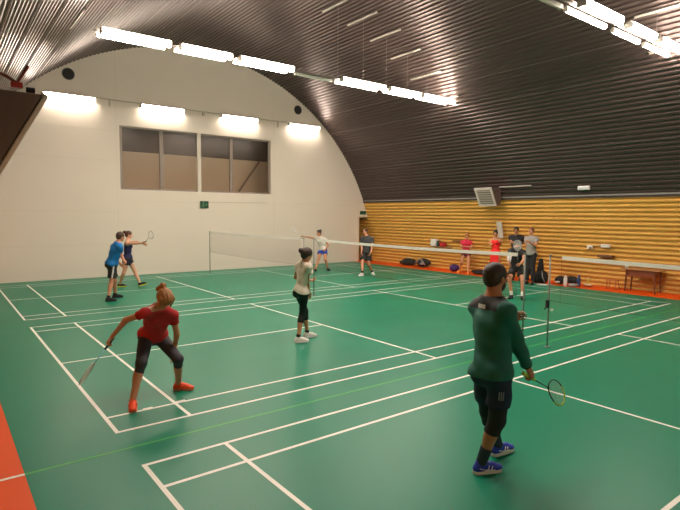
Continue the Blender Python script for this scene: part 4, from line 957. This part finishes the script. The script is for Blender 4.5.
# --- man in dark grey
M_dg = mat('dark_grey_shirt', (0.035, 0.038, 0.042), rough=0.8)
r = person('dark', POSE['dark'], 1.80, 235, (255, 0), 'tan', 'm', 1.0, 0.016, 0.010, 0.008,
   'person in dark grey T-shirt, black shorts and white shoes near the corner doorway',
   hair=('cropped', (0.06, 0.025, 0.014)), hair_style='cropped', feet={'L': fdir(205), 'R': fdir(262)}, shoes=(M_wsh, M_wsole),
   outfit=[('shirt', M_dg, dict(sleeve=0.6, hem=-0.02, i=0.02)), ('shorts', M_bsh, dict(len=0.72, flare=0.03)), ('sock', M_black, dict(ab=(1.78, 2.0), i=0.005))], hands={'R': dict(curl=0.5), 'L': dict(curl=0.5)})

# --- people along the yellow wall
M_pk = mat('pink_shirt', (0.62, 0.02, 0.06), rough=0.75); M_osh = mat('yellow_orange_shoe', (0.85, 0.30, 0.06), rough=0.5)
r = person('pink', POSE['pink'], 1.62, 255, (255, -5), 'warm', 'f', 0.98, 0.018, 0.011, 0.009,
   'person in pink T-shirt with folded arms next to the purple bag',
   hair=('blond', (0.30, 0.12, 0.04)), hair_style='updo', feet={'L': fdir(235), 'R': fdir(250)}, shoes=(M_osh, M_osh),
   outfit=[('shirt', M_pk, dict(sleeve=0.5, hem=-0.02)), ('shorts', mat('maroon_shorts', (0.10, 0.008, 0.02), rough=0.7), dict(len=0.35, flare=0.02))], hands={'R': dict(curl=0.4), 'L': dict(curl=0.4)})
r = person('dress', POSE['dress'], 1.66, 250, (245, -5), 'warm', 'f', 1.0, 0.018, 0.011, 0.009,
   'person in bright red sports dress with hands raised to the chest',
   hair=('black', (0.012, 0.007, 0.006)), hair_style='updo', feet={'L': fdir(235), 'R': fdir(250)}, shoes=(M_black, M_wsole),
   outfit=[('dress', mat('bright_red', (0.88, 0.012, 0.01), rough=0.7), dict(sleeve=0, i=0.014, hem=0))], hands={'R': dict(curl=0.6), 'L': dict(curl=0.6)})
M_btee = mat('black_tee', (0.010, 0.009, 0.014), rough=0.75)
r = person('black', POSE['black'], 1.80, 240, (245, -5), 'brown', 'm', 1.02, 0.018, 0.011, 0.009,
   'person in black T-shirt and dark trousers with crossed arms by the wall',
   hair=('black', (0.012, 0.007, 0.006)), hair_style='short', feet={'L': fdir(225), 'R': fdir(250)}, shoes=(M_black, M_black),
   outfit=[('shirt', M_btee, dict(sleeve=0.6, hem=-0.03, i=0.02)), ('trousers', M_black, dict(len=1.93, i=0.02))], hands={'R': dict(curl=0.3), 'L': dict(curl=0.3)})
r = person('grey', POSE['grey'], 1.80, 260, (258, -5), 'tan', 'm', 1.0, 0.018, 0.011, 0.009,
   'person in light grey T-shirt and black trousers by the black coat heap',
   hair=('ginger', (0.16, 0.055, 0.025)), hair_style='cropped', feet={'L': fdir(240), 'R': fdir(262)}, shoes=(M_black, M_black),
   outfit=[('shirt', mat('grey_tee', (0.30, 0.28, 0.26), rough=0.8), dict(sleeve=0.6, hem=-0.03, i=0.02)), ('trousers', M_black, dict(len=1.93, i=0.02))], hands={'R': dict(curl=0.3), 'L': dict(curl=0.3)})
# --- player in ready stance on the middle court
RDp = V(0.02, 0.06, 1.0)
r = person('player', POSE['player'], 1.72, 245, (245, -20), 'warm', 'm', 0.98, 0.016, 0.010, 0.008,
   'crouching player in black shorts with one white sleeve, face behind an upright racket',
   hair=('black', (0.012, 0.007, 0.006)), hair_style='short', feet={'L': fdir(225), 'R': fdir(255)}, shoes=(M_black, M_black),
   outfit=[('shirt', M_btee, dict(sleeve=0.5, hem=-0.02, i=0.018)), ('shorts', M_bsh, dict(len=0.62, flare=0.03)), ('arm_sleeve', mat('sleeve_white', (0.6, 0.58, 0.58), rough=0.8), dict(sides='R', ab=(0.1, 1.75), i=0.016)), ('sock', M_wsh, dict(ab=(1.72, 2.0), i=0.006))],
   hands={'L': dict(sx=(0.02, 0.06, 1.0), curl=1.1), 'R': dict(curl=0.6)})
gp = grip_hand(r[5]['L'], RDp)
racket(gp-RDp*0.02, RDp, (-0.75, -0.6, 0.1), mat('racket_silver', (0.32, 0.31, 0.30)), M_black, 'grey framed badminton racket held upright before the crouching player', None, 1.4, 0.0014)
# shuttle lying on the court
def shuttle(x, y, label):
    t = thing('shuttlecock', (x, y, 0.0), label, 'shuttlecock')
    m_ = MB(); m_.tube([(x, y, 0.034), (x+0.018, y, 0.026), (x+0.026, y, 0.022)], [0.013, 0.013, 0.006], 10); m_.build('cork', mat('cork', (0.6, 0.55, 0.45), rough=0.7), t, True)
    m_ = MB()
    for k in range(16):
        a = 2*math.pi*k/16; m_.tube([(x, y+0.010*math.cos(a), 0.034+0.010*math.sin(a)), (x-0.062, y+0.031*math.cos(a), 0.034+0.031*math.sin(a))], [0.003, 0.0065], 4)
    m_.build('feather_skirt', M_plas, t)
shuttle(9.95, 1.2, 'white shuttlecock lying on the green floor of the middle court')

# ------------------------------------------------------------------ bags, coats and bottles along the wall
def lump(name, c, r_, m, label, cat, seed=0, extra=None, parts=None, h=0.016):
    rs = np.random.RandomState(seed); c = V(*c)
    bl = [(c+rs.uniform(-0.6, 0.6, 3)*V(*r_)*V(1, 1, 0.5), V(*r_)*rs.uniform(0.45, 0.75)) for _ in range(5)]
    t = thing(name, (c[0], c[1], 0.0), label, cat)
    I3 = np.eye(3)
    def f(P):
        v = ell(P, c, I3, tuple(np.array(r_)*0.9))
        for q, rr in bl: v = smin(v, ell(P, q, I3, tuple(rr)), 0.03)
        v = v+0.006*np.sin(P[:, 0]*40+seed)*np.sin(P[:, 1]*33)*np.cos(P[:, 2]*45)
        return np.maximum(v, -(P[:, 2]-0.004))
    mesh_obj('fabric', [surface(f, c-V(*r_)*1.6, c+V(*r_)*1.6, h)], m, t)
    for nm, pts, rad, mm in (parts or []):
        m_ = MB(); m_.tube(pts, rad, 6); m_.build(nm, mm, t, True)
    return t
M_purp = mat('purple_bag', (0.045, 0.012, 0.16), rough=0.7); M_maroon = mat('maroon_cloth', (0.08, 0.006, 0.015), rough=0.8); M_gr = mat('grey_cloth', (0.28, 0.27, 0.27), rough=0.7)
lump('sports_bag', (14.98, 10.95, 0.17), (0.20, 0.46, 0.16), M_black, 'low black sports bag at the wall, first in from the corner doorway', 'bag', 1, parts=[('handle', [(14.9, 10.7, 0.28), (14.86, 10.8, 0.36), (14.86, 11.0, 0.36), (14.9, 11.1, 0.28)], 0.012, M_gr)])
lump('sports_bag', (14.98, 10.10, 0.20), (0.22, 0.36, 0.20), M_black, 'bulging black bag with grey trim at the wall beside the low black bag', 'bag', 2, parts=[('strap', [(14.80, 9.82, 0.10), (14.74, 10.0, 0.34), (14.80, 10.3, 0.30), (14.78, 10.42, 0.12)], 0.022, M_gr), ('zip_pocket', [(14.76, 9.9, 0.18), (14.75, 10.05, 0.16)], 0.05, M_gr)])
lump('purple_bag', (14.78, 8.24, 0.15), (0.17, 0.23, 0.14), M_purp, 'purple sports bag on the orange strip beside the person in pink', 'bag', 3, parts=[('handle', [(14.50, 7.9, 0.24), (14.46, 8.0, 0.31), (14.46, 8.15, 0.31), (14.5, 8.25, 0.24)], 0.012, M_black)])
lump('folded_coat', (14.85, 7.05, 0.09), (0.20, 0.40, 0.085), M_black, 'flat black coat lying on the orange strip between the pink and the red persons', 'coat', 4)
lump('coat_heap', (14.35, 4.24, 0.22), (0.20, 0.25, 0.24), M_black, 'black coat heap with a tall rucksack against the wall next to the person in grey', 'coat heap', 5,
     parts=[('hood', [(14.38, 4.29, 0.30), (14.42, 4.31, 0.55), (14.44, 4.31, 0.80)], [0.13, 0.10, 0.06], M_black), ('strap', [(14.22, 4.14, 0.42), (14.16, 4.07, 0.22), (14.2, 4.01, 0.06)], 0.018, M_gr), ('lining', [(14.2, 4.40, 0.36), (14.16, 4.46, 0.12)], 0.03, M_maroon)])
m_ = MB(); m_.box((13.98, 3.95, 0.012), (0.20, 0.34, 0.02), Matrix.Rotation(0.2, 3, 'Z'), 0, 0.004); tag(m_.build('paper_sheet', M_plas), 'flat white paper lying in front of the black coat heap', 'paper')
m_ = MB(); m_.box((14.05, 3.72, 0.02), (0.10, 0.13, 0.03), Matrix.Rotation(0.5, 3, 'Z'), 0, 0.006); tag(m_.build('small_box', M_gr), 'little grey box on the orange strip beside the white paper', 'box')
lump('shoe_bag', (14.60, 3.72, 0.14), (0.13, 0.18, 0.14), M_black, 'black shoe bag with white flap at the foot of the yellow wall', 'bag', 6, parts=[('flap', [(14.47, 3.66, 0.09), (14.47, 3.8, 0.08)], 0.03, M_plas)])
def bottle(x, y, h_, r_, m, capm, label):
    t = thing('bottle', (x, y, 0.0), label, 'bottle')
    m_ = MB(); m_.tube([(x, y, 0.0), (x, y, 0.01), (x, y, h_*0.72), (x, y, h_*0.84), (x, y, h_*0.9)], [r_*0.9, r_, r_, r_*0.5, r_*0.4], 14); m_.build('body', m, t, True)
    m_ = MB(); m_.tube([(x, y, h_*0.88), (x, y, h_)], r_*0.48, 12); m_.build('cap', capm, t, True)
bottle(14.40, 3.42, 0.34, 0.055, M_plas, M_plas, 'tall white bottle on the orange strip between two black bags')
lump('kit_bag', (14.80, 3.40, 0.15), (0.15, 0.20, 0.14), M_black, 'black kit bag between the white bottle and the blue bottle', 'bag', 8)
lump('towel', (14.36, 3.16, 0.055), (0.10, 0.16, 0.05), M_gr, 'crumpled pale grey towel on the orange strip before the blue bottle', 'towel', 9, h=0.012)
bottle(14.62, 3.10, 0.36, 0.055, mat('bottle_blue', (0.02, 0.05, 0.16), rough=0.3), mat('cap_blue', (0.04, 0.10, 0.30), rough=0.4), 'tall dark blue bottle standing against the yellow wall')
lump('cloth', (14.80, 2.92, 0.05), (0.10, 0.14, 0.045), mat('cloth_cream', (0.60, 0.42, 0.24), rough=0.8), 'small cream cloth heap between the blue bottle and the low stool', 'cloth', 10, h=0.012)
bottle(14.98, 2.98, 0.26, 0.04, mat('bottle_yellow', (0.55, 0.38, 0.05), rough=0.4), M_plas, 'short yellow bottle standing behind the cream cloth heap')
lump('black_bag', (15.05, 0.10, 0.11), (0.15, 0.22, 0.11), M_black, 'black bag at the foot of the wall beyond the wooden table, by the picture edge', 'bag', 11)

# prints on the clothes of the person in green, set on the cloth surface
def on_cloth(parent, kid, origin, direction):
    o = [k for k in parent.children if k.name.split('.')[0] == kid][0]
    from mathutils.bvhtree import BVHTree
    me = o.data; bv = BVHTree.FromPolygons([v.co for v in me.vertices], [tuple(p.vertices) for p in me.polygons])
    return bv.ray_cast(Vector(origin), Vector(direction))
def decal(parent, kid, origin, direction, ux, uz, wd, hg, name, m, nu=8, nv=5, lift=0.003):
    """a small print laid on the cloth"""
    ux = V(*ux); uz = V(*uz); vs = []; ok = True
    for j in range(nv+1):
        for i in range(nu+1):
            q = V(*origin)+ux*(i/nu-0.5)*wd+uz*(j/nv-0.5)*hg
            hit = on_cloth(parent, kid, tuple(q), direction)
            if hit[0] is None: return None
            vs.append(tuple(hit[0]-Vector(direction).normalized()*lift))
    fs = [(j*(nu+1)+i, j*(nu+1)+i+1, (j+1)*(nu+1)+i+1, (j+1)*(nu+1)+i) for j in range(nv) for i in range(nu)]
    mb = MB(); mb.add(vs, fs); o = mb.build(name, m, parent); return o
bk = -gFs[1]; tr_up = gFs[2]
M_print = mat('print_grey', (0.50, 0.52, 0.52), rough=0.7); M_printd = mat('print_shorts', (0.16, 0.18, 0.26), rough=0.7)
org = gJ['neck']+bk*0.45+tr_up*(-0.025)-gFs[0]*0.015
decal(gt, 'shirt', org, tuple(-bk), gFs[0], tr_up, 0.115, 0.034, 'back_print', M_print)
hp = gJ['hipR']+(gJ['knR']-gJ['hipR'])*0.42
org = hp+gFs[0]*0.5-gFs[1]*0.25
dr = nrm(hp-org)
for k in range(3): decal(gt, 'shorts', org+gFs[1]*(k-1)*0.018, tuple(dr), nrm(np.cross(dr, V(0,0,1))), V(0,0,1), 0.010, 0.075, 'shorts_print', M_printd, 2, 4)
